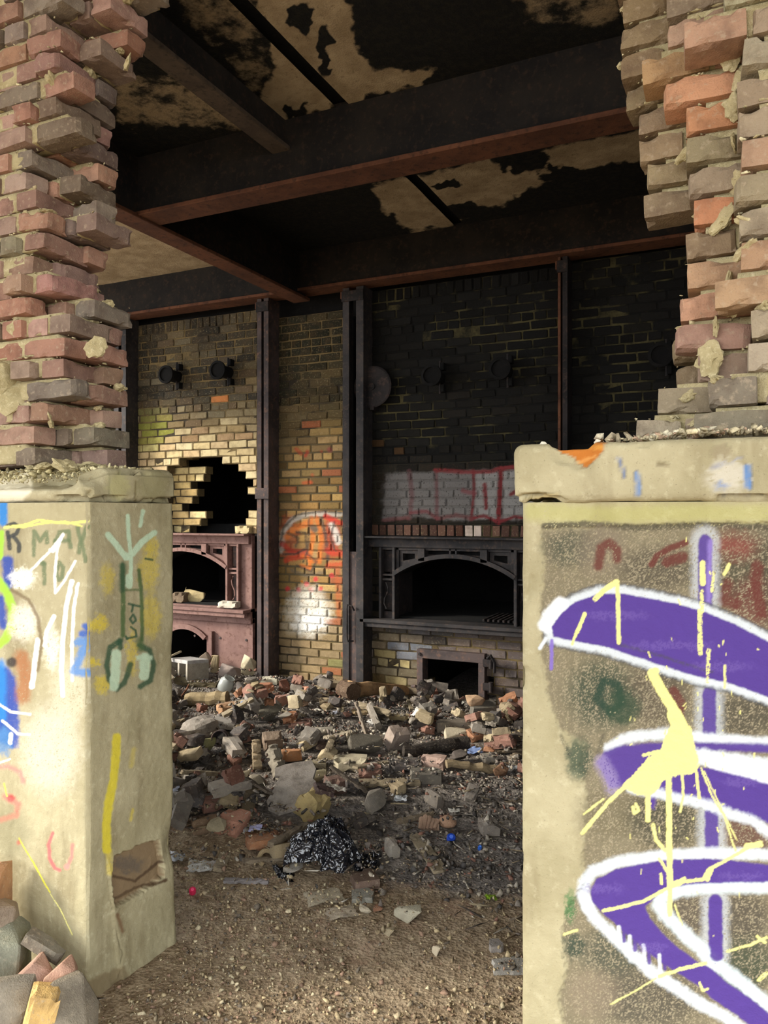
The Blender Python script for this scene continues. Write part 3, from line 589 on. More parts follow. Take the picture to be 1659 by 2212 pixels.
def dense_box(name, x0, x1, y0, y1, z0, z1, step, rad, amp, mat, parent, seed, xfine=None, paint=None, chips=(), shape=None):
    """box built of fine faces with rounded, chipped, uneven edges"""
    def ax(a, b): return np.unique(np.concatenate([np.linspace(a, min(a + 3 * rad, b), 8), np.arange(a, b, step), np.linspace(max(b - 3 * rad, a), b, 8)]))
    xs, ys, zs = ax(x0, x1), ax(y0, y1), ax(z0, z1)
    if xfine is not None: xs = np.concatenate([xs[xs < x0 + 3 * xfine], np.linspace(x0 + 3 * xfine, x1, 24)[1:]])
    if xfine is not None and xfine < 0: pass
    V, Q, n = [], [], 0
    for (A, B, f, fl) in [(xs, zs, lambda u, v: (u, 0 * u + y0, v), 0), (xs, zs, lambda u, v: (u, 0 * u + y1, v), 1), (ys, zs, lambda u, v: (0 * u + x0, u, v), 1),
                          (ys, zs, lambda u, v: (0 * u + x1, u, v), 0), (xs, ys, lambda u, v: (u, v, 0 * u + z0), 1), (xs, ys, lambda u, v: (u, v, 0 * u + z1), 0)]:
        u, v = [a.ravel() for a in np.meshgrid(A, B, indexing='ij')]
        V.append(np.stack(f(u, v), 1)); q = grid_idx(len(A), len(B), n); Q.append(q[:, ::-1] if fl else q); n += len(u)
    co = np.concatenate(V)
    lo, hi = np.array([x0, y0, z0]) + rad, np.array([x1, y1, z1]) - rad
    c = np.clip(co, lo, hi); dv = co - c; L = np.linalg.norm(dv, axis=1, keepdims=True)
    co = c + dv / np.maximum(L, 1e-9) * rad; nr = dv / np.maximum(L, 1e-9)
    d = amp * 2 * (fbm(co[:, 0] * 9, co[:, 1] * 9, co[:, 2] * 9, 4, seed) - .5) + 0.003 * (fbm(co[:, 0] * 60, co[:, 1] * 60, co[:, 2] * 60, 3, seed + 3) - .5)
    ed = (np.abs(dv) > rad * 0.35).sum(1)
    d = d - (ed >= 2) * 2.2 * rad * sstep(0.5, 0.75, fbm(co[:, 0] * 13, co[:, 1] * 13, co[:, 2] * 13, 3, seed + 6))
    px, py = to_px(co[:, 0], np.maximum(co[:, 1], .3), co[:, 2]); front = co[:, 1] < (y0 + y1) / 2
    for (cx, cy), rx, ry, dd in chips: d = d - front * dd * sstep(1.1, .6, np.hypot((px - cx) / rx, (py - cy) / ry) + .5 * (fbm(px / 14, py / 14, .5, 3, seed) - .5))
    co = co + nr * d[:, None]
    if shape: co = shape(co)
    at = {}
    if paint: P = Paint(co[:, 0], co[:, 1], co[:, 2], seed); paint(P); at['paint'] = P.rgba(); mat = MT['pier']
    return link(name, mesh_np(name, co, np.concatenate(Q), mat=mat, smooth=True, attrs=at), parent)

def front_left():
    top = 1.530
    w = MB().box(-4.0, LX - 0.03, FY + 0.03, BK, -0.1, top - 0.005).build('wall_front_left', MT['roughcap'])
    tag(w, 'concrete base of the broken front wall with small painted tags', 'wall', kind='structure')
    U = np.concatenate([np.linspace(-4.0, -2.32, 40), np.arange(-2.30, LX, 0.003), [LX - 0.0005]]); V = np.concatenate([np.linspace(-0.12, 0, 12), np.arange(0.004, top, 0.0032), [top]])
    cn = lambda Z: 0.010 * (fbm(0 * Z, 0 * Z, Z * 9, 4, 15) - .5)
    ex = lambda X, Y, Z: edge_roll(LX - X + cn(Z) + .004, 0.022) + 0.018 * sstep(0.14, -0.05, Z)
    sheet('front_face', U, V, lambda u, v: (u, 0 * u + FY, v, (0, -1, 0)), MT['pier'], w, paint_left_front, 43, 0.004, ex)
    Yv = np.concatenate([np.arange(FY + 0.0005, BK, 0.003), [BK]])
    def ex2(X, Y, Z):
        px, py = to_px(X, Y, Z); P = Paint.__new__(Paint); P.px, P.py = px, py
        P.nx = fbm(px / 9, py / 9, .5, 3, 80) - .5; P.ny = fbm(px / 9, py / 9, 9.5, 3, 81) - .5
        st = sstep(3, -3, P.sdf(STONE, 10))
        lo = sstep(-4, 4, P.segd([(238, 1950), (246, 2000), (262, 2060), (248, 2110)], 6) * np.sign(px - 240 - (py - 1950) * .1))
        return edge_roll(Y - FY + cn(Z) + .004, 0.022) + edge_roll(BK - Y + .012 * (fbm(0 * Z, 0 * Z, Z * 7, 4, 35) - .5) + .006, 0.03) - 0.022 * st + 0.008 * lo * sstep(0.42, 0.36, Z) + 0.02 * sstep(0.10, -0.05, Z) * fbm(Y * 20, 0 * Y, Z * 8, 3, 88) \
            - 0.03 * sstep(0.09, 0.0, BK - Y) * np.exp(-((Z - 0.33) / 0.06) ** 2)
    sheet('side_face', Yv, V, lambda u, v: (0 * u + LX, u, v, (1, 0, 0)), MT['pier'], w, paint_left_side, 53, 0.005, ex2)
    def shp(co):
        x, y, z = co.T.copy(); k = sstep(1.56, 1.65, z)
        f = sstep(LX - 0.02, LX - 0.12, x) * sstep(FY + 0.16, FY, y) * k
        z = z - 0.045 * f - 0.03 * f * fbm(x * 20, y * 20, z * 20, 3, 66); y = y + 0.10 * f
        c = sstep(0.10, 0.0, np.hypot(x - LX, y - FY)) * k; x = x - 0.05 * c; y = y + 0.03 * c; z = z - 0.03 * c
        return np.stack([x, y, z], 1)
    dense_box('cap', -3.0, LX + 0.004, FY - 0.006, BK + 0.012, top, 1.645, 0.009, 0.03, 0.007, MT['cap'], w, 63, paint=paint_left_cap, shape=shp)
    return w
wall_fr = front_right()
wall_fl = front_left()
# ------------------------------------------------------------------ broken brickwork standing on the two bases
def rough_block(name, L, D, H, nx, ny, nz, rad, amp, seed, mat, chip=0.012):
    """a brick with worn arrises, centred on its own origin"""
    xs, ys, zs = np.linspace(-L / 2, L / 2, nx + 1), np.linspace(-D / 2, D / 2, ny + 1), np.linspace(-H / 2, H / 2, nz + 1)
    V, Q, n = [], [], 0
    for (A, B, f, fl) in [(xs, zs, lambda u, v: (u, 0 * u - D / 2, v), 0), (xs, zs, lambda u, v: (u, 0 * u + D / 2, v), 1), (ys, zs, lambda u, v: (0 * u - L / 2, u, v), 1),
                          (ys, zs, lambda u, v: (0 * u + L / 2, u, v), 0), (xs, ys, lambda u, v: (u, v, 0 * u - H / 2), 1), (xs, ys, lambda u, v: (u, v, 0 * u + H / 2), 0)]:
        u, v = [a.ravel() for a in np.meshgrid(A, B, indexing='ij')]
        V.append(np.stack(f(u, v), 1)); q = grid_idx(len(A), len(B), n); Q.append(q[:, ::-1] if fl else q); n += len(u)
    co = np.concatenate(V); hb = np.array([L, D, H]) / 2
    c = np.clip(co, -hb + rad, hb - rad); dv = co - c; ln = np.maximum(np.linalg.norm(dv, axis=1, keepdims=True), 1e-9); nr = dv / ln
    k = (np.abs(dv) > 1e-6).sum(1)
    co = c + nr * rad
    d = amp * 2 * (fbm(co[:, 0] * 18, co[:, 1] * 18, co[:, 2] * 18 + seed, 3, seed) - .5)
    d = d - (k >= 2) * chip * sstep(.52, .72, fbm(co[:, 0] * 22 + seed, co[:, 1] * 22, co[:, 2] * 22, 2, seed + 3))
    co = co + nr * d[:, None]
    me = mesh_np(name, co, np.concatenate(Q), mat=mat)
    bm = bmesh.new(); bm.from_mesh(me); bmesh.ops.remove_doubles(bm, verts=bm.verts, dist=1e-5); bm.to_mesh(me); bm.free()
    me.polygons.foreach_set('use_smooth', np.zeros(len(me.polygons), bool))
    return me
BR = [rough_block('worn_brick', .2, .095, .063, 8, 4, 4, .005, .0022, i * 3 + 1, MT['brick'], .009) for i in range(9)]
def blob_mesh(name, seed, mat, sub=2, amp=0.5, flat=1.0):
    bm = bmesh.new(); bmesh.ops.create_icosphere(bm, subdivisions=sub, radius=0.5)
    co = np.array([v.co for v in bm.verts])
    d = 1 + amp * 2 * (fbm(co[:, 0] * 3 + seed, co[:, 1] * 3, co[:, 2] * 3, 3, seed) - .5)
    for v, k in zip(bm.verts, d): v.co = v.co * k; v.co.z *= flat
    me = bpy.data.meshes.new(name); bm.to_mesh(me); bm.free(); me.materials.append(mat); return me
LUMP = [blob_mesh('mortar_lump', i, MT['mortar'], 3, .8) for i in range(6)]
Z0, PITCH, NC = 1.655, 0.0736, 29
CRUMB = {}
def jitcol(base, v=14):
    g = sum(base) / 3; base = [c + (g - c) * .14 for c in base]
    b = np.array(base) + rng.normal(0, v * .55) + rng.normal(0, v * .13, 3); return S(*np.clip(b, 8, 250))
def put_brick(parent, x, y, z, L, yaw, col, tilt=1.0, D=.095, H=.063):
    o = link('brick', BR[rng.integers(len(BR))], parent, (x, y, z), (rng.normal(0, .012 * tilt), rng.normal(0, .012 * tilt), yaw + rng.normal(0, .02 * tilt) + (math.pi if rng.random() < .5 else 0)),
             (L / .2, D / .095, H / .063)); o.color = col
    hx, hy = (L / 2, D / 2) if abs(yaw) < .8 else (D / 2, L / 2)
    for _ in range(rng.integers(2, 9)):
        a = rng.uniform(-1, 1); e = rng.random() < .6
        CRUMB.setdefault(parent.name, []).append((x + (a * hx if e else math.copysign(hx, rng.normal()) * .97), y + (-hy * .97 if e else a * hy), z + H / 2 + rng.uniform(-.002, .006)))
    return o
def lump(parent, x, y, z, s, f=(1, 1, .6)):
    o = link('mortar_lump', LUMP[rng.integers(len(LUMP))], parent, (x, y, z), (rng.normal(0, .25), rng.normal(0, .25), rng.uniform(0, 6)), (s * f[0], s * f[1], s * f[2])); return o
def rough_core(name, boxes, parent, seed):
    V, Q, n = [], [], 0
    for (x0, x1, y0, y1, z0, z1) in boxes:
        m = MB().box(x0, x1, y0, y1, z0, z1); bm = bmesh.new(); vs = [bm.verts.new(v) for v in m.v]
        for f in m.f: bm.faces.new([vs[i] for i in f])
        bmesh.ops.subdivide_edges(bm, edges=bm.edges[:], cuts=3, use_grid_fill=True); bmesh.ops.recalc_face_normals(bm, faces=bm.faces)
        bm.verts.index_update(); V.append(np.array([v.co for v in bm.verts])); Q += [[v.index + n for v in f.verts] for f in bm.faces]; n += len(bm.verts); bm.free()
    co = np.concatenate(V)
    for a in range(3): co[:, a] += .012 * (fbm(co[:, 0] * 30, co[:, 1] * 30, co[:, 2] * 30 + a * 7, 3, seed + a) - .5)
    return link(name, mesh_np(name, co, np.array(Q), mat=MT['mortar']), parent)

def brick_left(parent):
    fpx = [70, 72, 110, 155, 125, 138, 146, 64, 115, 65, 90, 95, 75, 55, 65, 160, 125, 155, 125, 130, 100, 140, 150]
    bpx = [276, 275, 268, 278, 275, 278, 272, 280, 222, 215, 232, 285, 262, 250, 254, 250, 245, 250, 258, 300, 318, 322, 372, 380]
    pal = [(152, 120, 104), (158, 122, 106), (140, 116, 100), (130, 114, 98), (120, 107, 94), (150, 112, 94), (164, 120, 98)]
    boxes = []
    for k in range(NC):
        z = Z0 + k * PITCH + .036
        ef = xY(fpx[k], 1.875) if k < len(fpx) else xY(fpx[-1], 1.875) - .02 * (k - len(fpx))
        eb = xY(bpx[k], 2.15) if k < len(bpx) else xY(bpx[-1], 2.15)
        pick = lambda: jitcol(pal[rng.integers(len(pal))], 16)
        if k % 2 == 0:       # headers in front, stretchers behind
            x = ef; n = 0
            while x > -3.0:
                put_brick(parent, x - .0475, 1.875 + .1 + rng.normal(0, .012), z, .2, math.pi / 2, pick(), 2.2 if n == 0 else 1); x -= .106; n += 1
            x = eb; n = 0
            while n < 4:
                L = .2 if n or rng.random() < .5 else rng.uniform(.11, .17)
                put_brick(parent, x - L / 2, 2.10 + rng.normal(0, .008), z, L, 0, pick(), 2 if n == 0 else 1); x -= L + .012; n += 1
        else:                # stretchers in front, headers behind
            x = ef; n = 0
            while x > -3.1:
                L = .2 if n or rng.random() < .6 else rng.uniform(.11, .17)
                put_brick(parent, x - L / 2, 1.875 + .047 + rng.normal(0, .008), z, L, 0, pick(), 2.2 if n == 0 else 1); x -= L + .012; n += 1
            x = eb; n = 0
            while n < 5:
                put_brick(parent, x - .0475, 2.06 + rng.normal(0, .008), z, .18, math.pi / 2, pick(), 2 if n == 0 else 1); x -= .106; n += 1
        m = min(ef, eb)
        boxes.append((-3.1, ef - .045, 1.890, 1.98 if k % 2 else 2.06, z - .024, z + .042)); boxes.append((-3.1, eb - .045, 1.995 if k % 2 else 2.068, 2.14, z - .024, z + .042))
        if rng.random() < .6: lump(parent, ef - rng.uniform(.02, .08), 1.905 + rng.uniform(-.01, .14), z + .034, rng.uniform(.03, .055), (1, 1, .3))
        if rng.random() < .45: lump(parent, eb - rng.uniform(.0, .03), 2.02 + rng.uniform(0, .1), z + .034, rng.uniform(.03, .055))
    rough_core('mortar_core', boxes, parent, 91)
    for x, y, s in [(58, 425, .06), (40, 705, .095), (268, 130, .05), (200, 750, .06), (22, 820, .13), (30, 850, .14), (100, 905, .06), (108, 170, .07)]:
        X, Z = on_Y(x, y, 1.88); lump(parent, X, 1.895, Z, s, (1, .35, 1.0))
    for i in range(30):      # the crumbled bed on the cap
        lump(parent, rng.uniform(-2.3, -1.95), rng.uniform(1.84, 2.10), 1.640 + rng.uniform(0, .02), rng.uniform(.03, .075), (1, 1, .4))

def brick_right(parent):
    t1 = [1500, 1532, 1615, 1625, 1545, 1600, 1596, 1585, 1600, 1592, 1592, 1602, 1475, 1562, 1580, 1600]
    t2 = [1370, 1420, 1505, 1456, 1468, 1482, 1480, 1497, 1486, 1480, 1480, 1432, 1385, 1440, 1440, 1430]
    t3 = [1385, 1450, 1458, 1450, 1480, 1495, 1500, 1510, 1390, 1396, 1380, 1378, 1350, 1342, 1340, 1345]
    p1 = [(148, 136, 108), (154, 142, 114), (160, 128, 98), (148, 132, 104), (164, 128, 96)]
    p2 = [(172, 130, 98), (178, 132, 98), (164, 130, 104), (154, 132, 108), (182, 124, 84), (148, 128, 104)]
    p3 = [(128, 112, 84), (140, 118, 88), (120, 104, 78)]
    boxes = []
    for k in range(NC):
        z = Z0 + k * PITCH + .036; q = min(k, 15)
        for w, (tt, y0, pal) in enumerate([(t1, 1.862, p1), (t2, 1.962, p2), (t3, 2.060, p3)]):
            e = xY(tt[q], y0) + (0 if k < 16 else rng.uniform(-.03, .03)); x = e; n = 0
            if k < 2 and w == 0: pal = [(150, 134, 112), (138, 126, 104)]
            if k < 2 and w == 1: pal = [(146, 128, 104), (152, 136, 112)]
            lim = 1.2 if w == 0 else e + .75
            while x < lim:
                L = .2 if n else (rng.uniform(.10, .2) if rng.random() < .6 else .2)
                if k % 2 and n == 0 and w == 0: L = .1
                put_brick(parent, x + L / 2, y0 + .047 + rng.normal(0, .006), z, L, 0, jitcol(pal[rng.integers(len(pal))], 16), 2.4 if n == 0 else .9); x += L + .013; n += 1
            boxes.append((e + .045, lim, y0 + .014, y0 + .0975, z - .024, z + .042))
            if rng.random() < (.6 if w < 2 else .3): lump(parent, e + rng.uniform(.0, .08), y0 + .008 + rng.uniform(0, .03), z + rng.uniform(.01, .036), rng.uniform(.03, .06), (1, .5, .4))
    rough_core('mortar_core', boxes, parent, 97)
    for x, y, s in [(1575, 120, .05), (1590, 215, .06), (1600, 160, .05), (1585, 300, .05), (1560, 465, .06), (1570, 610, .065), (1530, 770, .075), (1580, 650, .06), (1600, 395, .06), (1545, 700, .04)]:
        X, Z = on_Y(x, y, 1.93); lump(parent, X, 1.952, Z, s, (.8, .25, 1.0))
brick_left(wall_fl); brick_right(wall_fr)

# ------------------------------------------------------------------ ceiling slab with its beams
CZ = 3.78
def ceiling():
    c = MB().box(-7.2, 3.0, FY + .1, 7.6, CZ + .035, CZ + .25).build('ceiling', MT['soot'])
    tag(c, 'soot blackened concrete ceiling slab with pale flaked patches', 'ceiling', kind='structure')
    light = [([(540, -40), (745, -40), (762, 80), (800, 150), (945, 150), (905, 186), (720, 232), (606, 270), (552, 222), (596, 150)], 1.0),
             ([(330, -40), (548, -40), (590, 150), (545, 215), (500, 150), (420, 80)], .52), ([(240, 165), (420, 150), (540, 235), (520, 285), (240, 270)], .60),
             ([(1060, -40), (1340, -40), (1340, 55), (1180, 62)], .55), ([(795, 405), (860, 385), (1000, 352), (1130, 325), (1400, 280), (1400, 345), (1230, 372), (1090, 440), (1000, 478), (905, 506), (850, 480)], .9),
             ([(100, 480), (300, 470), (475, 575), (360, 620), (120, 640)], .92)]
    dark = [((1130, 345), 80, 30), ((1010, 455), 60, 20), ((960, 400), 40, 12), ((1230, 380), 80, 22), ((640, 240), 30, 16), ((860, 30), 90, 60), ((700, 110), 14, 70), ((650, 40), 30, 34)]
    for x0, x1, nm in [(-7.2, -2.052, 'slab_panel'), (-1.995, 3.0, 'slab_panel')]:
        xs = np.arange(x0, x1, .025); ys = np.arange(FY + .12, 6.4, .025)
        X, Y = [a.ravel() for a in np.meshgrid(xs, ys, indexing='ij')]
        px, py = to_px(X, Y, CZ + 0 * X); P = Paint.__new__(Paint); P.px, P.py = px, py
        P.nx = fbm(px / 22, py / 22, .5, 3, 40) - .5; P.ny = fbm(px / 22, py / 22, 9.5, 3, 41) - .5
        s = np.full(len(X), .78)
        for poly, k in light:
            m = 1 - sstep(-16, 10, P.sdf(poly, 34)); s = s * (1 - m) + m * (1 - k * .92)
        for (dx, dy), rx, ry in dark:
            m = 1 - sstep(.6, 1.15, np.hypot((px + P.nx * 50 - dx) / rx, (py + P.ny * 40 - dy) / ry)); s = np.maximum(s, m * .85)
        z = CZ + .012 * (fbm(X * 3, Y * 3, .3, 4, 12) - .5) + .018 * sstep(.45, .6, s) * 0
        link(nm, mesh_np(nm, np.stack([X, Y, z], 1), grid_idx(len(xs), len(ys))[:, ::-1], mat=MT['ceil'], smooth=True, attrs={'soot': s}), c)
    return c
ceiling()
def ibeam(name, label, ax, a0, a1, c, zb, w, flange_mat, web=.05, top=CZ + .02):
    o = MB(); f = MB(); u = MB()
    if ax == 'x':
        o.box(a0, a1, c - web, c + web, zb + .02, top); f.box(a0, a1, c - w / 2, c + w / 2, zb, zb + .026, .004)
    else:
        o.box(c - web, c + web, a0, a1, zb + .02, top); f.box(c - w / 2, c + w / 2, a0, a1, zb, zb + .026, .004)
    b = o.build(name, MT['beam']); tag(b, label, 'beam', kind='structure')
    f.build('flange', flange_mat, b)
    return b
ibeam('ceiling_beam', 'long sooty cross beam with rusty bottom flange over the room', 'x', -3.52, 3.0, 3.86, 3.385, .20, MT['flange'])
ibeam('ceiling_beam', 'black cross beam lying over the top of the furnace wall', 'x', -7.2, 3.0, 5.86, 3.43, .20, MT['flange'], .07)
ibeam('ceiling_beam', 'orange rusted beam running back to the furnace pier', 'y', FY + .15, 5.9, -3.56, 3.37, .17, MT['flange'], .04)
ibeam('ceiling_beam', 'short secondary joist between front wall and cross beam', 'y', FY + .15, 3.82, -2.44, 3.60, .12, MT['joist'], .03)

# unseen slab added to shade the front; side wall keeps the room dark
tag(MB().box(-7.2, 3.4, -2.6, FY + .1, CZ + .06, CZ + .25).build('added_sunshade', MT['cap']), 'concrete roof added unseen to shade the front of the broken wall', 'sunshade', kind='structure')
tag(MB().box(2.6, 2.9, BK, 7.6, -.2, CZ + .05).build('wall_right', MT['soot']), 'soot black side wall beyond the last furnace bay', 'wall', kind='structure')

# ------------------------------------------------------------------ furnace wall
FBK = [mesh_py('sooted_brick', *cbox(-.1, .1, 0, .09, -.0315, .0315, .004, .003, random.Random(i + 20)), MT['sootbrick']) for i in range(7)]
FB = [mesh_py('fire_brick', *cbox(-.1, .1, 0, .09, -.0315, .0315, .004, .003, random.Random(i)), MT['firebrick']) for i in range(7)]
def spray_brick(L, H, x, z, painter):
    """brick whose face carries sprayed paint"""
    nx, nz = 15, 6; c = .004
    us = np.concatenate([[-L / 2], np.linspace(-L / 2 + c, L / 2 - c, nx), [L / 2]]); vs = np.concatenate([[-H / 2], np.linspace(-H / 2 + c, H / 2 - c, nz), [H / 2]])
    u, v = [a.ravel() for a in np.meshgrid(us, vs, indexing='ij')]
    b = np.where((np.abs(u) > L / 2 - c / 2) | (np.abs(v) > H / 2 - c / 2), .012, 0) + .002 * (fbm((u + x) * 40, 0, (v + z) * 40, 2, 4) - .5)
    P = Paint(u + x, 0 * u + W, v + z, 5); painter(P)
    m = mesh_np('sprayed_brick', np.stack([u, b, v], 1), grid_idx(len(us), len(vs)), mat=MT['sprayed'], attrs={'paint': P.rgba()})
    return m
def paint_pier(P):
    gy, org, red, yl, wh = (96, 88, 78), (206, 110, 44), (176, 52, 42), (206, 168, 74), (226, 222, 212)
    P.cloud(672, 1150, 70, 60, (186, 138, 78), .4); P.cloud(625, 1150, 26, 50, red, .45, .3); P.cloud(715, 1160, 24, 60, red, .75, .2)
    P.stroke([(606, 1190), (612, 1150), (632, 1122), (660, 1112), (690, 1110), (735, 1112)], 6, (190, 182, 170), .85, 3, 5); P.stroke([(604, 1182), (612, 1140), (640, 1112), (700, 1104), (736, 1107)], 2.4, (70, 64, 58), .8, 2, 4)
    P.stroke([(618, 1160), (640, 1140), (665, 1130)], 7, (214, 120, 56), .85, 4, 6); P.stroke([(672, 1120), (676, 1160), (668, 1210), (690, 1215), (694, 1160), (684, 1118)], 5, org, .78, 3, 5)
    P.stroke([(610, 1175), (625, 1190), (660, 1192)], 6, red, .8, 3, 5); P.stroke([(618, 1210), (640, 1204), (664, 1200)], 6, (200, 70, 44), .85, 3, 5); P.stroke([(650, 1222), (668, 1228), (672, 1208), (655, 1202)], 4, org, .8, 3, 4)
    P.stroke([(676, 1140), (680, 1144)], 7, gy, .9, 3, 4); P.stroke([(694, 1120), (704, 1160), (708, 1210)], 4, (78, 70, 64), .8, 2, 5); P.stroke([(622, 1152), (645, 1162), (640, 1180)], 3, (84, 70, 58), .75, 2, 4)
    P.stroke([(716, 1135), (724, 1150), (730, 1170)], 7, wh, .85, 4, 5); P.stroke([(704, 1116), (735, 1130)], 6, (204, 54, 46), .85, 3, 4); P.stroke([(710, 1190), (736, 1196)], 8, (190, 60, 44), .8, 4, 5); P.stroke([(708, 1222), (736, 1218)], 6, (196, 74, 50), .75, 4, 5)
    P.stroke([(630, 1232), (660, 1244), (700, 1236)], 4, gy, .6, 3, 5); P.stroke([(612, 1198), (640, 1196), (662, 1184), (660, 1150), (640, 1150)], 2.6, (62, 56, 52), .8, 2, 4); P.stroke([(640, 1222), (672, 1234), (684, 1214), (664, 1196)], 2.6, (62, 56, 52), .75, 2, 4); P.stroke([(668, 1122), (666, 1175), (660, 1205)], 2.4, (70, 60, 54), .75, 2, 4); P.stroke([(722, 1128), (714, 1160), (722, 1186)], 2.6, (74, 64, 62), .8, 2, 3)
    for x, y in [(645, 1274), (672, 1274), (692, 1272), (662, 1262), (682, 1251), (716, 1243), (621, 1272)]: P.stroke([(x, y)], 5.5, (196, 52, 62), .9, 2.5, 2)
    P.stroke([(654, 1296)], 4, (204, 140, 40), .8, 2, 2); P.stroke([(652, 1257)], 3.5, (214, 130, 40), .8, 2, 2)
    P.stroke([(640, 970), (650, 980)], 4, (176, 60, 40), .6, 2, 2); P.stroke([(660, 985), (664, 975)], 3.5, (170, 52, 40), .7, 2, 2); P.stroke([(694, 975)], 3, (170, 52, 40), .7, 2, 2); P.stroke([(712, 972)], 6, (150, 60, 70), .6, 3, 2); P.stroke([(656, 1043), (672, 1042)], 4, (196, 80, 44), .7, 3, 4); P.stroke([(675, 1026)], 4, (190, 80, 50), .6, 2, 2)
    P.cloud(668, 1322, 56, 62, (232, 228, 216), .85, .3); P.cloud(670, 1344, 44, 26, (246, 244, 238), .95, .2); P.cloud(625, 1335, 22, 40, (196, 184, 160), .5, .3)  # pale wash with the pier's sun patch painted into its colour
    P.stroke([(729, 1230), (732, 1330)], 6, (190, 96, 56), .6, 4, 4, .3)
def paint_block(P):
    gr, mr = (116, 112, 110), (104, 42, 44)
    P.fill([(834, 1022), (1110, 1012), (1240, 1010), (1240, 1122), (1110, 1124), (1060, 1120), (980, 1124), (900, 1116), (826, 1126)], gr, .88, 4, 8, 0, .16)
    P.fill([(1028, 1024), (1074, 1020), (1072, 1120), (1026, 1122)], (142, 139, 136), .9, 3, 4); P.fill([(1086, 1018), (1240, 1014), (1240, 1118), (1088, 1120)], (142, 139, 136), .9, 3, 4)
    P.cloud(860, 1070, 40, 50, (110, 106, 104), .7, .2)
    for pts, r, c, o in [(((1022, 1016), (1024, 1060), (1018, 1122)), 3, mr, .95), (((1047, 1046), (1050, 1098)), 4, (112, 40, 42), .95), (((1082, 1012), (1080, 1060), (1076, 1130)), 5, (112, 38, 40), 1), (((1104, 1068), (1116, 1060)), 4, (112, 38, 40), .95),
                         (((884, 1018), (890, 1070), (884, 1120)), 5, (98, 64, 66), .7), (((942, 1020), (944, 1122)), 4, (100, 62, 64), .75), (((1000, 1060), (1026, 1066)), 5, (120, 60, 64), .7), (((940, 1016), (1020, 1020), (1060, 1018), (1082, 1012), (1126, 1008)), 4.5, (132, 52, 54), .85),
                         (((1020, 1120), (1045, 1114), (1076, 1128)), 3.5, (116, 40, 44), .95), (((1078, 1128), (1110, 1116), (1150, 1122)), 3.5, (116, 40, 44), .95), (((886, 1108), (920, 1104), (944, 1120)), 4, (112, 56, 60), .8), (((948, 1120), (985, 1112), (1018, 1120)), 4, (104, 60, 60), .8), (((828, 1124), (880, 1118)), 4, (108, 62, 62), .7)]:
        P.stroke(list(pts), r, c, o, 2, 4)

def bcol(px, py, sec):
    r = rng.random; n = float(fbm(np.array([px / 55.]), py / 55., .3, 4, 17)[0]) - .5; n2 = rng.normal(0, 1)
    def mixc(a, b, t): t = min(max(t, 0), 1); return [a[i] * (1 - t) + b[i] * t for i in range(3)]
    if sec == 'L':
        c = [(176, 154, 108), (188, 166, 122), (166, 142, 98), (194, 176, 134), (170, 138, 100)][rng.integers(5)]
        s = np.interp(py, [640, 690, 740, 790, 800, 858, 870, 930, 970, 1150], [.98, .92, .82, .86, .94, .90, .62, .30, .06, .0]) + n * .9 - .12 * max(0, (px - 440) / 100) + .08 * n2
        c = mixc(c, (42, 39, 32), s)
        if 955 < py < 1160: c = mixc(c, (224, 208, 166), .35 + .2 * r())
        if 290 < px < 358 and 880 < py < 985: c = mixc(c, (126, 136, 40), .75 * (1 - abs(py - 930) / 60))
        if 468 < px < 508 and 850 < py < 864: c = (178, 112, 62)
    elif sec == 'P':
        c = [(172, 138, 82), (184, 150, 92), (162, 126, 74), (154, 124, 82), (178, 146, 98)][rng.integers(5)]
        s = np.interp(py, [660, 760, 850, 900, 940, 1200, 1360, 1480], [.97, .92, .80, .55, .20, .16, .22, .25]) + n * .8 + .08 * n2 + .35 * max(0, (625 - px) / 40)  # left-edge term paints the slim column's cast shade into the brick colour
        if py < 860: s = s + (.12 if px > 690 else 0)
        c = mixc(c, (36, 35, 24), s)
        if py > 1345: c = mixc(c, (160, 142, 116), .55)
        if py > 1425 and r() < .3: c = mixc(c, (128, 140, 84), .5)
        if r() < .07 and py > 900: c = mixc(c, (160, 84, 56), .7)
    elif sec == 'R':
        c = [(96, 84, 62), (84, 70, 52), (104, 84, 60)][rng.integers(3)]
        s = np.interp(py, [600, 700, 850, 880, 1000, 1010, 1160], [.92, .95, .88, .85, .84, .72, .62]) + n * .35
        c = mixc(c, (12, 12, 11), min(1, s + .04))
        if r() < .03 and 860 < py < 1000: c = mixc(c, (120, 80, 40), .5)
        if py > 1340:
            c = [(96, 92, 94), (80, 76, 74), (112, 100, 88), (70, 64, 60)][rng.integers(4)]
            k = math.exp(-((px - 850) / 40) ** 2 - ((py - 1440) / 50) ** 2); c = mixc(c, (172, 156, 106), k * .9 * (.5 + r()))
            if abs(px - 885) < 35 and abs(py - 1410) < 26 and r() < .6: c = (108, 111, 118)
            if px > 960: c = mixc(c, (104, 88, 82), .5)
    else:
        c = mixc((70, 62, 46), (12, 12, 12), .88 + n * .5)
    return S(*np.clip(np.array(c) + rng.normal(0, 4), 6, 250))

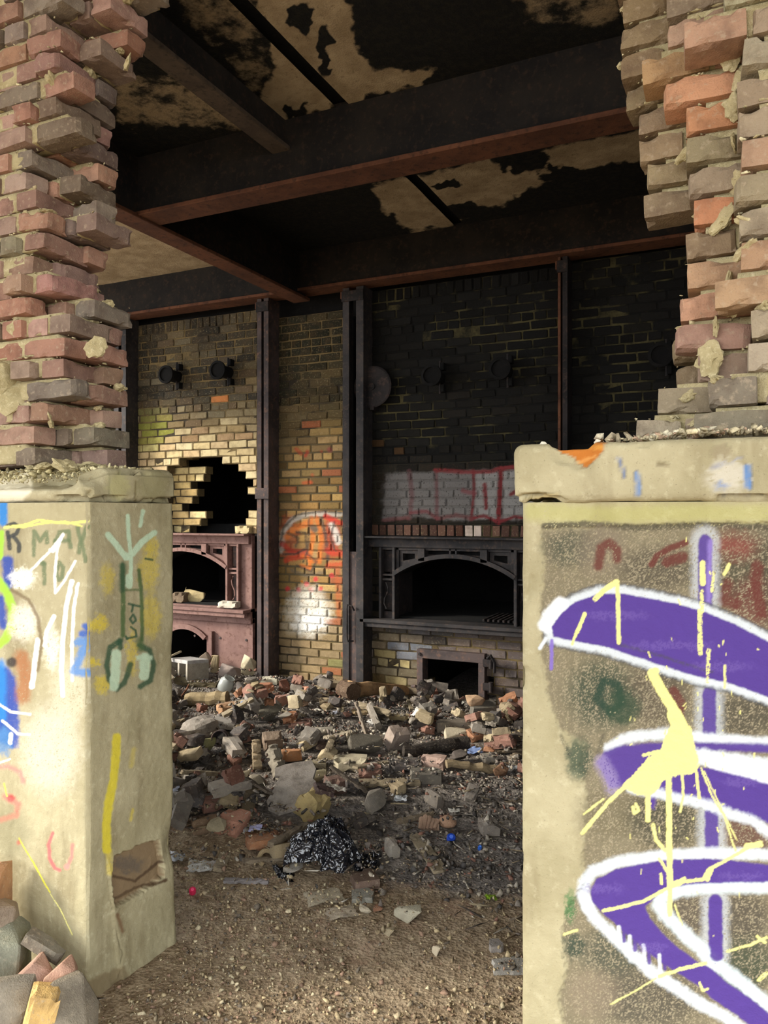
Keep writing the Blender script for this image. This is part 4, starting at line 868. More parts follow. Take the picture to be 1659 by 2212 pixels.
def brick_section(parent, sec, x0, x1, z0, z1, skip=None, spray=None, mort='mortar_l', y=W, seed=0, colf=None, thick=.11):
    nrow = int(round((z1 - z0) / PITCH)); bed = MB(); strips = []
    for j in range(nrow):
        z = z0 + (j + .5) * PITCH; header = (j + seed) % 7 == 3
        L0 = .103 if header else .212; x = x0 - (0 if j % 2 else L0 * .5) + (.02 * ((j * 7) % 3))
        run = None; painted = spray and spray(*to_px((x0 + x1) / 2, y, z))
        if painted: strips.append((z, painted))
        while x < x1:
            a, b = max(x, x0), min(x + L0, x1); x += L0
            if b - a < .03: continue
            cx, L = (a + b) / 2, (b - a) - .011
            gone = skip and skip(cx, z, a, b)
            if gone:
                if run is not None: bed.box(run, a, y + .007, y + thick, z - PITCH / 2, z + PITCH / 2); run = None
                continue
            if run is None: run = a
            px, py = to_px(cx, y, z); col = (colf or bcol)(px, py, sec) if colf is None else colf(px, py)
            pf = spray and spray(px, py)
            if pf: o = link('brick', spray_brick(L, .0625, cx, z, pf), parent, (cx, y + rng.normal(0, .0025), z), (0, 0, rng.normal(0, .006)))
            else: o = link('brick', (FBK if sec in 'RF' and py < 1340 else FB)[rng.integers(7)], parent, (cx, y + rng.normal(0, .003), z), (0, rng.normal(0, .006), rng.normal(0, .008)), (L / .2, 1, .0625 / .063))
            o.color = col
        if run is not None: bed.box(run, x1, y + .007, y + thick, z - PITCH / 2, z + PITCH / 2)
    bed.build('mortar_bed', MT[mort], parent)
    if strips:
        V, Q, A, n = [], [], [], 0; us = np.arange(x0, x1, .012)
        for z, pf in strips:
            vs = np.linspace(z - PITCH / 2, z + PITCH / 2, 6); u, v = [a.ravel() for a in np.meshgrid(us, vs, indexing='ij')]
            P = Paint(u, 0 * u + y, v, 5); pf(P); V.append(np.stack([u, 0 * u + y + .0045 + .003 * fbm(u * 50, 0, v * 50, 2, 3), v], 1)); A.append(P.rgba() * [1, 1, 1, .8]); Q.append(grid_idx(len(us), 6, n)); n += len(u)
        o = link('mortar_face', mesh_np('mortar_face', np.concatenate(V), np.concatenate(Q), mat=MT['sprayed'], attrs={'paint': np.concatenate(A)}), parent); o.color = S(92, 80, 56) if mort == 'mortar_l' else S(40, 37, 30)
def rowlock(parent, sec, x0, x1, z0, z1, mort, y=W, colf=None):
    n = int((x1 - x0) / .075)
    for i in range(n):
        x = x0 + (i + .5) * (x1 - x0) / n; zc = (z0 + z1) / 2; px, py = to_px(x, y, zc)
        o = link('brick', (FBK if sec == 'R' and not colf else FB)[rng.integers(7)], parent, (x, y + rng.normal(0, .003), zc), (0, math.pi / 2 + rng.normal(0, .01), 0), ((z1 - z0 - .01) / .2, 1, .064 / .063))
        o.color = colf(px, py) if colf else bcol(px, py, sec)
    MB().box(x0, x1, y + .008, y + .11, z0, z1).build('mortar_bed', MT[mort], parent)

def chamber(parent, x0, x1, z0, z1, y0=W + .105, y1=7.5):
    m = MB(); t = .12
    m.box(x0 - t, x0, y0, y1, z0, z1); m.box(x1, x1 + t, y0, y1, z0, z1); m.box(x0 - t, x1 + t, y1, y1 + t, z0, z1); m.box(x0 - t, x1 + t, y0, y1 + t, z1, z1 + t); m.box(x0 - t, x1 + t, y0, y1 + t, z0 - t, z0)
    return m.build('chamber_lining', MT['soot'], parent)

XL0, XL1 = -5.74, xY(556, W)             # left furnace
XP0, XP1 = xY(578, W), xY(742, W)        # pier
XR0, XR1 = xY(783, W), xY(1207, W)       # right furnace
ZM = 1.295                               # top of the mantels
HOLE = [(350, 1000), (381, 998), (381, 981), (459, 981), (462, 994), (506, 995), (508, 1008), (520, 1012), (521, 1029), (534, 1035), (539, 1068), (546, 1107), (539, 1127), (518, 1146), (350, 1160)]
def in_poly(x, y, poly):
    r = False; n = len(poly)
    for i in range(n):
        (ax, ay), (bx, by) = poly[i], poly[(i + 1) % n]
        if (ay > y) != (by > y) and x < (bx - ax) * (y - ay) / (by - ay) + ax: r = not r
    return r
def furnace_walls():
    wl = empty('wall_furnace_left', ((XL0 + XL1) / 2, W, 0)); wl.location = (0, 0, 0)
    tag(wl, 'buff brick furnace wall with a ragged hole broken through it', 'wall', kind='structure')
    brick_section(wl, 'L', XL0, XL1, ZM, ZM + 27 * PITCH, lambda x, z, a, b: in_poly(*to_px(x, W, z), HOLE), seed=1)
    rowlock(wl, 'L', XL0, XL1, ZM + 27 * PITCH, ZM + 27 * PITCH + .105, 'mortar_l')
    def col2(px, py):
        return S(*np.clip(np.array([(206, 186, 134), (190, 166, 112), (176, 150, 100)][rng.integers(3)]) + rng.normal(0, 6), 6, 250))
    brick_section(wl, 'L', XL0 + .3, xY(462, W + .14), ZM - .08, ZM + 11 * PITCH, lambda x, z, a, b: to_px(b, W + .14, z)[0] > 432 + 18 * (int(z / PITCH) % 3) - 6 * (int(z * 40) % 3) , y=W + .14, seed=2, colf=col2)
    chamber(wl, XL0 + .2, XL1 - .06, -.1, 3.0)
    wp = tag(empty('wall_furnace_pier'), 'narrow yellow brick pier between the furnaces with orange red graffiti', 'wall', kind='structure')
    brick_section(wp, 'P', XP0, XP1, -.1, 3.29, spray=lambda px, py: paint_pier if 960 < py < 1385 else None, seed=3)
    MB().box(XP0, XP1, W + .1, W + .6, -.1, 3.36).build('brick_core', MT['soot'], wp)
    wr = tag(empty('wall_furnace_right'), 'soot black brick furnace wall with grey and maroon block letter graffiti', 'wall', kind='structure')
    brick_section(wr, 'R', XR0, XR1, ZM + .10, ZM + .10 + 26 * PITCH, spray=lambda px, py: paint_block if 990 < py < 1150 else None, mort='mortar_r', seed=2)
    rowlock(wr, 'R', XR0, XR1, ZM + .10 + 26 * PITCH, ZM + .10 + 26 * PITCH + .105, 'mortar_r')
    def rc(px, py):
        if 1000 < px < 1046: return S(196, 178, 166) if px < 1032 else S(150, 104, 84)
        return S(*np.clip(np.array([(92, 62, 52), (80, 56, 48), (104, 74, 62)][rng.integers(3)]) + rng.normal(0, 5), 6, 250))
    rowlock(wr, 'R', XR0, XR1, ZM, ZM + .10, 'mortar_r', colf=rc)
    xd0, xd1 = xY(919, W), xY(1046, W)
    brick_section(wr, 'R', XR0, XR1, -.2, -.2 + 10 * PITCH, lambda x, z, a, b: xd0 < x < xd1 and z < .30, mort='mortar_l', seed=5)
    chamber(wr, XR0 + .14, XR1 - .14, .60, 2.9); chamber(wr, xd0 - .1, xd1 + .1, -.2, .42)
    for a, b in [(XR0, xY(832, W)), (XR1 - (xY(832, W) - XR0), XR1)]: brick_section(wr, 'R', a, b, .50, ZM, mort='mortar_r', seed=1)
    wf = tag(empty('wall_furnace_far'), 'black brick bay right of the rust brown column', 'wall', kind='structure')
    brick_section(wf, 'F', xY(1222, W), .45, ZM, 3.42, mort='mortar_r', seed=4)
    MB().box(xY(1222, W), 2.6, W + .1, W + .6, -.2, 3.46).build('brick_core', MT['soot'], wf)
    tag(MB().box(-7.2, XL0 - .02, W, W + .6, -.2, CZ).build('wall_back_left', MT['soot']), 'dark blank wall beside the left furnace', 'wall', kind='structure')
    MB().box(XL0 - .1, 2.6, W + .11, 7.7, 3.25, CZ + .04).build('brick_core', MT['soot'], wf)
    MB().box(XL0, XR1 + .1, 7.62, 7.7, -.2, CZ).build('brick_core', MT['soot'], wf)
furnace_walls()
# ------------------------------------------------------------------ iron furnace fronts
def arc(cx, hw, zs, rise, n=18, grow=0.0):
    R = (hw * hw + rise * rise) / (2 * rise); zc = zs + rise - R; a = math.asin(min(1, hw / R)); R2 = R + grow
    return [(cx + R2 * math.sin(-a + 2 * a * i / n), zc + R2 * math.cos(-a + 2 * a * i / n)) for i in range(n + 1)]
def furnace_front(name, label, cx, hw, m, m2, m3, side, left):
    t = tag(empty(name), label, 'furnace')
    y0, y1 = W - .05, W + .02; top = 1.20; zs, rise, zb = .965, .155, .60
    b = lambda n, mm, *a: MB().box(*a).build(n, mm, t)
    # mantel: an angle iron across the whole front
    mm = MB(); mm.box(cx - hw, cx + hw, W - .16, W + .02, ZM - .016, ZM, .003); mm.build('mantel_shelf', m3, t)
    b('mantel_beam', m3, cx - hw + .01, cx + hw - .01, W - .07, W + .02, top, ZM - .016, .004)
    # arch ring
    lo, hi = arc(cx, .515, zs, rise), arc(cx, .515, zs, rise, grow=.035)
    MB().prism(lo + hi[::-1], y0 - .03, y1).build('arch_ring', m, t)
    for s in (-1, 1):
        X = lambda a, bb: (cx + min(s * a, s * bb), cx + max(s * a, s * bb))
        def bar(n, a, bb, z0, z1, yy0=y0, yy1=y1, mt=m): x = X(a, bb); return MB().box(x[0], x[1], yy0, yy1, z0, z1, .003).build(n, mt, t)
        bar('upright', .515, .540, zb - .01, top, y0 - .02); bar('upright', .64, .665, zb - .01, top, y0 - .02)
        bar('crossbar', .54, .64, .955, .972); bar('crossbar', .54, .64, .915, .935); bar('panel', .555, .64, .985, top - .03, W - .005, y1, m2); bar('panel', .555, .64, zb + .06, .905, W - .005, y1, m2)
        bar('sill_block', .55, .64, zb - .01, zb + .05, W - .03, y1, m2)
        za = lambda x: arc_z(x, zs, rise)
        bar('web', .018, .034, za(.03), top, y0); bar('bracket', .24, .30, za(.27) + .01, top - .005, y0 - .03)
        bar('web', .485, .515, za(.50) + .01, top)
        pl = [(cx + s * x, z) for x, z in [(.05, top - .055), (.24, top - .055), (.24, za(.24) + .03), (.05, za(.05) + .03)]]; MB().prism(pl, W - .02, y1).build('spandrel_plate', m2, t)
        o = [(.31, top - .02), (.485, top - .02), (.485, za(.485) + .035), (.31, za(.31) + .035)]; i = [(.345, top - .05), (.455, top - .05), (.455, za(.455) + .085), (.345, za(.345) + .055)]
        fr = MB()
        for k in range(4):
            q = [o[k], o[(k + 1) % 4], i[(k + 1) % 4], i[k]]; fr.prism([(cx + s * x, z) for x, z in q], W - .035, y1)
        fr.build('spandrel_frame', m, t)
        if s == 1 or not left:
            wv = [(cx + s * (.60 - .02 * math.sin(q * 1.3)), W - .06, .90 - q * .045) for q in range(6)]; MB().tube(wv, .006, 6).build('hook', m, t)
    b('top_rail', m, cx - .66, cx + .66, y0, y1, top - .022, top, .003)
    sh = MB().box(cx - hw, cx + hw, W - .17, W + .5, zb - .035, zb - .005, .004).build('hearth_shelf', m3, t)
    MB().box(cx - hw + .02, cx + hw, W - .15, W - .11, zb - .075, zb - .035, .004).build('shelf_angle', m, t)
    MB().box(cx - .53, cx + .53, W + .02, W + .3, zb - .005, zb + .01).build('hearth_floor', MT['soot'], t)
    for s in (-1, 1):
        MB().box(cx + min(s * .53, s * .60), cx + max(s * .53, s * .60), W + .02, W + .35, zb, 1.2).build('throat_wall', m2, t)
    MB().prism(arc(cx, .53, zs, rise) + [(cx + .53, 1.25), (cx - .53, 1.25)], W + .02, W + .35).build('throat_arch', MT['soot'], t)
    return t
def arc_z(x, zs, rise, hw=.515):
    R = (hw * hw + rise * rise) / (2 * rise); return zs + rise - R + math.sqrt(max(R * R - x * x, 0))
CXL, CXR = (XL0 + XL1) / 2 - .01, (XR0 + XR1) / 2
fr = furnace_front('furnace_front', 'black iron arched furnace mouth under grey and maroon graffiti', CXR, .80, MT['castiron'], MT['iron'], MT['castiron'], 1, False)
fl = furnace_front('furnace_front', 'pink rusted arched furnace mouth below the broken hole', CXL, .79, MT['rust'], MT['steel'], MT['rust'], 1, True)
# grate bars inside the right mouth
for i in range(7):
    MB().box(CXR + .24 + i * .042, CXR + .258 + i * .042, W - .02, W + .42, .612, .632, .002).build('grate_bar', MT['iron'], fr)
# lower plates of the left furnace
ra = arc(CXL, .235, .27, .09)
ashp = MB().prism([(CXL - .79, -.1), (CXL - .26, -.1), (CXL - .26, .27)] + arc(CXL, .26, .27, .10)[1:-1] + [(CXL + .26, .27), (CXL + .26, -.1), (CXL + .79, -.1), (CXL + .79, .50), (CXL - .79, .50)], W - .02, W + .02).build('ash_plate', MT['rust'], fl)
MB().prism(ra + arc(CXL, .235, .27, .09, grow=.05)[::-1], W - .045, W).build('ash_arch', MT['rust'], fl)
for s in (-1, 1): MB().box(CXL + s * .33 - .022, CXL + s * .33 + .022, W - .06, W, .02, .36, .004).build('hinge_bar', MT['rust'], fl)
apron = MB().box(CXL - .79, CXL + .79, W - .05, W + .02, .455, .60, .005).build('apron_band', MT['rust'], fl)
for s in (-1, 1): MB().box(CXL + min(s * .665, s * .79), CXL + max(s * .665, s * .79), W - .03, W + .02, .5, ZM, .004).build('cheek_plate', MT['rust'], fl)
for x in (-.6, -.3, .12, .42, .72):
    for z in (.53, .30): MB().lathe([(.004, -.008), (.012, -.006), (.012, 0)], (CXL + x, W - (.05 if z > .4 else .02), z), (0, 1, 0), 8).build('rivet', MT['steel'], apron if z > .4 else ashp)
chamber(fl, CXL - .6, CXL + .6, .60, 1.26, W + .36, 7.3); chamber(fl, CXL - .3, CXL + .3, -.1, .45, W + .03, 7.0)

def ash_door():
    t = tag(empty('furnace_door_frame'), 'square rusty ash door frame with an empty black opening', 'door frame')
    x0, x1 = xY(906, W), xY(1052, W); z1 = .335; w = .055
    m = MT['steel']
    MB().box(x0, x0 + w, W - .06, W + .06, -.2, z1, .004).build('jamb', m, t); MB().box(x1 - w, x1, W - .06, W + .06, -.2, z1, .004).build('jamb', m, t)
    hd = MB().box(x0, x1, W - .062, W + .06, z1 - .055, z1 + .02, .004).build('head', m, t)
    for z in (.29, .10):
        g = MB(); g.box(x1 - .01, x1 + .05, W - .09, W - .06, z - .03, z + .03, .004); g.lathe([(.018, -.04), (.018, .04)], (x1 + .055, W - .075, z), (0, 0, 1), 10); g.build('hinge', MT['iron'], t)
    MB().tube([(x1 + .03, W - .09, .33), (x1 + .06, W - .10, .36), (x1 + .09, W - .09, .30), (x1 + .085, W - .08, .22)], .012, 8).build('latch', MT['iron'], t)
    MB().tube([(x0 - .04, W - .07, .04), (x0, W - .09, .05), (x0 + .03, W - .07, .03)], .012, 8).build('catch', MT['steel'], t)
    MB().lathe([(.012, -.012), (.014, 0)], (x0 + .03, W - .062, z1 - .02), (0, 1, 0), 10).build('bolt', MT['iron'], hd)
ash_door()

# ------------------------------------------------------------------ buckstay columns
def column(label, pxs, ztop, zmid=None, plate=False, mats=('castiron', 'castiron'), yf=W - .17):
    a, b, c, d = [xY(p, yf) for p in pxs]
    t = tag(empty('steel_column'), label, 'column')
    for (x0, x1, mm) in [(a, b, mats[0]), (c, d, mats[1])]:
        m = MB(); m.box(x0, x1, yf, yf + .012, -.1, ztop, .002); xm = x0 if x0 == a else x1 - .012; m.box(xm, xm + .012, yf + .008, W + .01, -.1, ztop); m.build('channel', MT[mm], t)
    if zmid: MB().box(a - .012, d + .012, yf - .016, yf, zmid - .05, zmid + .05, .003).build('tie_plate', MT['steel'], t)
    if plate:
        MB().box(b - .005, c + .005, yf + .015, yf + .03, -.1, plate, .002).build('cover_plate', MT['steel'], t)
        xm = (b + c) / 2 - .02; MB().tube([(xm + .035, yf + .0, .66), (xm + .03, yf - .03, .70), (xm - .01, yf - .035, .71), (xm - .018, yf - .03, .66), (xm - .018, yf - .03, .44), (xm - .01, yf - .03, .40), (xm + .03, yf, .40)], .008, 8).build('loop_handle', MT['iron'], t)
    tp = MB().box(a - .005, d + .005, yf - .014, yf, ztop - .12, ztop - .03, .003).build('tie_plate', MT['iron'], t)
    MB().box(a - .02, a, yf - .004, yf + .03, ztop - .09, ztop - .03, .002).build('rusty_clip', MT['flange'], tp)
    return t
column('slim double steel column with a tie plate beside the pink furnace', (555, 564.5, 569.5, 580), 3.43, on_Y(567, 1066, W - .17)[1], False, ('steel', 'steel'))
column('wide double steel column with a loop handle right of the pier', (740, 754, 769, 785), 3.42, None, on_Y(770, 1192, W - .17)[1])
column('single rust brown steel column at the far end of the black wall', (1205, 1211, 1215, 1226), 3.43, None, False, ('flange', 'iron'))
column('steel column half hidden behind the broken red brick wall', (246, 256, 262, 272), 3.43)

# ------------------------------------------------------------------ pipe stubs and the round plate
def stub(px, py, label):
    X, Z = on_Y(px, py, W); t = tag(empty('pipe_stub'), label, 'pipe', 'round iron stubs on the furnace walls')
    MB().lathe([(.058, 0), (.058, .15), (.082, .152), (.088, .16), (.088, .182), (.066, .186), (.062, .17)], (X, W, Z), (0, -1, 0), 24).build('socket', MT['soot'], t)
    for s in (-1, 1):
        g = MB().box(X + .03, X + .065, W - .06, W - .0, Z + s * .09 - .03, Z + s * .09 + .03, .002).build('lug', MT['soot'], t); MB().tube([(X + .03, W - .05, Z + s * .05), (X + .03, W - .05, Z + s * .135)], .010, 6).build('pin', MT['iron'], g)
stub(384, 815, 'black round iron stub on the buff brick wall, nearest the broken wall')
stub(494, 806, 'black round iron stub on the buff brick wall, nearest the slim column')
stub(948, 818, 'black round iron stub beside the round plate on the sooty wall')
stub(1093, 804, 'black round iron stub nearest the rust brown column')
stub(1432, 776, 'black round iron stub in the far bay, half behind the brickwork')
def plate():
    X, Z = on_Y(803, 835, W - .10); t = tag(empty('round_plate'), 'round grey iron cover plate hanging beside the wide column', 'plate')
    MB().lathe([(.17, 0), (.178, .006), (.178, .018), (.165, .024), (.03, .026), (.028, .036), (.001, .037)], (X, W - .07, Z), (0, -1, 0), 36).build('disc', MT['iron'], t)
    MB().box(X - .02, X + .02, W - .10, W, Z - .2, Z - .165, .003).build('hinge', MT['iron'], t); MB().lathe([(.03, 0), (.03, .07)], (X, W, Z), (0, -1, 0), 12).build('stud', MT['iron'], t)
plate()
# ------------------------------------------------------------------ loose rubble: settled on a height map
HX0, HY0, HR = -6.0, 0.8, 0.02
_gx, _gy = np.meshgrid(np.arange(HX0, 1.2, HR), np.arange(HY0, 6.2, HR), indexing='ij')
HM = ground_h(_gx, _gy)
def hm_foot(x, y, L, D, yaw):
    c, s = math.cos(yaw), math.sin(yaw); r = max(L, D) / 2 + HR
    i0, i1 = int((x - r - HX0) / HR), int((x + r - HX0) / HR) + 2; j0, j1 = int((y - r - HY0) / HR), int((y + r - HY0) / HR) + 2
    i0, j0 = max(i0, 0), max(j0, 0); i1, j1 = min(i1, HM.shape[0]), min(j1, HM.shape[1])
    gx, gy = _gx[i0:i1, j0:j1] - x, _gy[i0:i1, j0:j1] - y
    m = (np.abs(gx * c + gy * s) <= L / 2 + HR * .4) & (np.abs(-gx * s + gy * c) <= D / 2 + HR * .4)
    return (slice(i0, i1), slice(j0, j1)), m, gx, gy
def settle(x, y, L, D, H, yaw, sink=.3):
    sl, m, gx, gy = hm_foot(x, y, L, D, yaw)
    if not m.any(): return float(ground_h(x, y)), 0, 0
    h = HM[sl][m]; A = np.stack([gx[m], gy[m], np.ones(m.sum())], 1)
    (a, b, c0), *_ = np.linalg.lstsq(A, h, rcond=None); a, b = np.clip(a, -.5, .5), np.clip(b, -.5, .5)
    base = c0 + (np.percentile(h, 75) - c0) * (1 - sink)
    HM[sl] = np.where(m, np.maximum(HM[sl], base + H * .92), HM[sl])
    return float(base), float(a), float(b)
def hull_mesh(name, n, seed, mat, dims=(1, 1, 1), box=.5, bev=0):
    r = random.Random(seed); bm = bmesh.new()
    for _ in range(n):
        p = Vector((r.gauss(0, 1), r.gauss(0, 1), r.gauss(0, 1))).normalized(); q = max(abs(p.x), abs(p.y), abs(p.z))
        k = (1 - box) + box / q; bm.verts.new((p.x * k * .5 * dims[0], p.y * k * .5 * dims[1], p.z * k * .5 * dims[2]))
    bmesh.ops.convex_hull(bm, input=bm.verts[:]); bmesh.ops.delete(bm, geom=[v for v in bm.verts if not v.link_faces], context='VERTS')
    if bev: bmesh.ops.bevel(bm, geom=bm.edges[:], offset=bev, segments=1, affect='EDGES', profile=.5)
    me = bpy.data.meshes.new(name); bm.to_mesh(me); bm.free()
    if mat: me.materials.append(mat)
    return me
CH = [hull_mesh('stone_chunk', 16, 100 + i, MT['rubble'], box=.75, bev=.025) for i in range(12)]
RBK = [rough_block('loose_brick', .2, .095, .063, 6, 3, 3, .007, .003, 60 + i * 5, MT['brick'], .02) for i in range(7)]
WD = [rough_block('wood_scrap', 1, .1, .03, 14, 3, 2, .004, .004, 160 + i * 3, MT['wood'], .02) for i in range(4)]
SLB = []
def slab_mesh(seed, n=13, mat=MT['rubble']):
    r = random.Random(seed); pts = []
    for i in range(n):
        a = 2 * math.pi * i / n + r.uniform(-.12, .12); q = .5 / max(abs(math.cos(a)), abs(math.sin(a))) * r.uniform(.78, 1.0); pts.append((q * math.cos(a), q * math.sin(a)))
    v = [(x, y, -.5) for x, y in pts] + [(x * .97, y * .97, .5) for x, y in pts]
    return mesh_py('flat_slab', v, [tuple(range(n)), tuple(range(2 * n - 1, n - 1, -1))] + [(i, (i + 1) % n, (i + 1) % n + n, i + n) for i in range(n)], mat)
SLB = [slab_mesh(i) for i in range(5)]
def crumple(name, seed, mat, n=12, amp=.35, freq=2.6, thick=.004):
    g = np.linspace(-.5, .5, n); u, v = [a.ravel() for a in np.meshgrid(g, g, indexing='ij')]
    r = np.hypot(u, v); k = 1 - .25 * fbm(u * 4, v * 4, seed, 2, seed)
    z = amp * (np.abs(fbm(u * freq, v * freq, seed + .5, 3, seed) - .5) * 2 + .6 * np.abs(fbm(u * freq * 2, v * freq * 2, seed, 2, seed + 2) - .5)) - .2 * amp * r
    x, y = u * k + .12 * (fbm(u * 3, v * 3, 5, 2, seed + 5) - .5), v * k + .12 * (fbm(u * 3, v * 3, 9, 2, seed + 6) - .5)
    top = np.stack([x, y, z], 1); q = grid_idx(n, n); bot = top - np.array([0, 0, thick * 4])
    return mesh_np(name, np.concatenate([top, bot]), np.concatenate([q, q[:, ::-1] + n * n]), mat=mat)
PAP = [crumple('paper_scrap', i, MT['paper']) for i in range(4)]
FWD, RGT = Vector((-sY, cY, 0)), Vector((cY, sY, 0))

def ground_pt(px, py):
    z = 0.0
    for _ in range(5):
        X, Y = on_Z(px, py, z); i = min(max(int((X - HX0) / HR), 0), HM.shape[0] - 1); j = min(max(int((Y - HY0) / HR), 0), HM.shape[1] - 1); z = float(min(HM[i, j], .3))
    return X, Y, z
def rest(name, me, x, y, L, D, H, yaw, col, tilt=.5, sink=.3, lift=0.0, scale=None, rx=0.0, ry=0.0):
    base, a, b = settle(x, y, L, D, H, yaw, sink)
    n = Vector((-a * tilt, -b * tilt, 1)).normalized(); q = Vector((0, 0, 1)).rotation_difference(n).to_matrix() @ Matrix.Rotation(yaw, 3, 'Z') @ Euler((rx, ry, 0)).to_matrix()
    o = link(name, me, None, (x, y, base + H / 2 + lift), q.to_euler(), scale); o.color = col
    return o
EXC = [(372, 1405, 442, 1472), (404, 1500, 494, 1530), (524, 1516, 556, 1536), (456, 1578, 497, 1614), (465, 1474, 503, 1503), (535, 1606, 566, 1664), (566, 1622, 618, 1684), (560, 1672, 662, 1772), (648, 1780, 822, 1924), (740, 1460, 906, 1514), (872, 1596, 1010, 1642), (962, 1656, 1082, 1680), (910, 1753, 946, 1796), (960, 1804, 990, 1822), (766, 1520, 794, 1590), (553, 1834, 600, 1868)]
MARKS = {}
def desat(c, k=.28):
    g = .3 * c[0] + .59 * c[1] + .11 * c[2]; return tuple(v + (g - v) * k for v in c)
def item(kind, box, label, cat, col, yaw=0.0, D=None, H=None, rx=0.0, ry=0.0, name=None, me=None, sink=.35, fix=None):
    """a thing seen in box (x0,y0,x1,y1 of the photo): gets its real place on the floor and its real size"""
    EXC.append(box)
    x0, y0, x1, y1 = box; X, Y, z = ground_pt((x0 + x1) / 2, y1 - 2); d = depth(X, Y)
    Wd, Ht = (x1 - x0) * d / F_PX, (y1 - y0) * d / F_PX; el = EYE / d
    if D is None: D = {'brick': .1, 'chunk': Wd * .8, 'slab': Wd * .7, 'plank': .08, 'paper': Wd * .8}.get(kind, Wd)
    if H is None: H = max(.018, Ht - D * el * .8)
    p = Vector((X, Y, 0)) + FWD * (D * .5); ya = YAW + yaw
    L = Wd
    if kind == 'brick': me = me or RBK[rng.integers(7)]; sc = (L / .2, D / .095, H / .063)
    elif kind == 'chunk': me = me or CH[rng.integers(12)]; sc = (L * 1.1, D * 1.1, H * 1.15)
    elif kind == 'slab': me = me or SLB[rng.integers(5)]; sc = (L, D, H)
    elif kind == 'plank': me = me or WD[rng.integers(4)]; sc = (L, D / .1, H / .03)
    elif kind == 'paper': me = me or PAP[rng.integers(4)]; sc = (L, D, min(L, H * 3 + .05))
    else: sc = (1, 1, 1)
    nm = name or {'brick': 'loose_brick', 'chunk': 'stone_chunk', 'slab': 'stone_slab', 'plank': 'wood_plank', 'paper': 'paper_scrap'}[kind]
    o = rest(nm, me, p.x, p.y, L, D, H if kind != 'paper' else .02, ya, S(*(desat(col) if kind in ('brick', 'chunk', 'slab') else col)), .5, sink, 0, sc, rx, ry)
    tag(o, label, cat); MARKS[label] = (p.x, p.y); return o

def obj_free(name, m, mat, label, cat, x, y, z, yaw, col=(128, 128, 128), smooth=False, rx=0, ry=0):
    o = m.build(name, mat, None, smooth); o.location = (x, y, z); o.rotation_euler = (rx, ry, yaw); o.color = S(*col); tag(o, label, cat); return o

# -- named pieces, back to front --------------------------------------------------
def cinder_block():
    X, Y, z = ground_pt(408, 1468); t = tag(empty('cinder_block', (X, Y, 0)), 'pale grey hollow concrete block lying by the pink furnace', 'block')
    base, a, b = settle(X, Y, .3, .3, .19, YAW); t.location = (X, Y, base - .02); t.rotation_euler = (-.08, .05, 1.12)
    m = MB(); L, D, H, w = .20, .36, .19, .032
    m.box(-L / 2, L / 2, -D / 2, D / 2, H - w, H, .004); m.box(-L / 2, L / 2, -D / 2, D / 2, 0, w, .004); o = m.build('shell', MT['rubble'], t, col=S(164, 160, 156))
    for y in (-D / 2, -w / 2, D / 2 - w): MB().box(-L / 2 + .001, L / 2 - .001, y, y + w, w - .003, H - w + .003).build('web', MT['rubble'], t, col=S(158, 150, 136))
cinder_block()
I = item
I('slab', (386, 1393, 436, 1408), 'flat dark stone on top of the pile in the small ash arch', 'stone', (86, 80, 76), .1)
I('chunk', (428, 1410, 455, 1446), 'rough brown stone wedged behind the hollow block', 'stone', (150, 128, 104))
I('brick', (455, 1416, 471, 1456), 'tan brick standing on end beside the hollow block', 'brick', (182, 158, 112), 0, .06)
I('brick', (478, 1413, 524, 1438), 'buff brick lying against the pink ash plate', 'brick', (204, 184, 138), .15, .09)
I('chunk', (520, 1416, 550, 1462), 'cream broken brick leaning at the foot of the slim column', 'brick', (206, 188, 146), 0, .1)
I('chunk', (470, 1436, 515, 1478), 'grey brown stone with a flat tilted face near the slim column', 'stone', (150, 130, 118), .2)
I('plank', (372, 1468, 466, 1486), 'bowed grey plank below the hollow block', 'plank', (110, 100, 76), -.05, .09, .03)
I('slab', (560, 1464, 602, 1482), 'cream flat slab scrap at the foot of the pier', 'slab', (214, 206, 176), .1, .15)
I('brick', (545, 1474, 588, 1505), 'bright orange brick at the foot of the slim column', 'brick', (194, 116, 76), .25, .14)
def jar():
    X, Y, z = ground_pt(484, 1501); m = MB(); m.lathe([(.03, 0), (.062, .004), (.066, .02), (.066, .085), (.05, .10), (.045, .115), (.048, .118), (.040, .116), (.045, .1), (.058, .083), (.058, .02), (.0, .012)], (0, 0, 0), (0, 0, 1), 16)
    obj_free('glass_jar', m, MT['glass'], 'cloudy clear glass jar in the rubble near the pale log', 'jar', X, Y, z + .04, 0, smooth=True, ry=.5)
jar()
def log(x0, y0, x1, y1, r0, r1, label, col, seed, name='log', bend=.0, cat='log', mat='wood', lift=0):
    a = ground_pt(x0, y0); b = ground_pt(x1, y1); n = 9; pts = []; rs = []
    for i in range(n):
        k = i / (n - 1); p = Vector(a).lerp(Vector(b), k); r = r0 + (r1 - r0) * k
        p += Vector((0, 0, r + lift + bend * math.sin(k * math.pi))) + Vector((random.Random(seed + i).uniform(-.01, .01), 0, random.Random(seed * 3 + i).uniform(-.006, .006))); pts.append(p); rs.append(r * random.Random(seed * 7 + i).uniform(.88, 1.1))
    o = MB().tube(pts, rs, 10).build(name, MT[mat], None, False, S(*col)); tag(o, label, cat); return o
log(404, 1526, 492, 1524, .05, .055, 'pale round log lying across the rubble near the left base', (150, 132, 100), 3)
log(380, 1534, 409, 1490, .008, .007, 'thin rusty rod leaning out of the rubble by the left base', (120, 74, 48), 5, 'rusty_rod', 0, 'rod', lift=.03)
I('brick', (466, 1518, 508, 1545), 'orange tan broken brick right of the pale log', 'brick', (178, 128, 84), .4, .12)
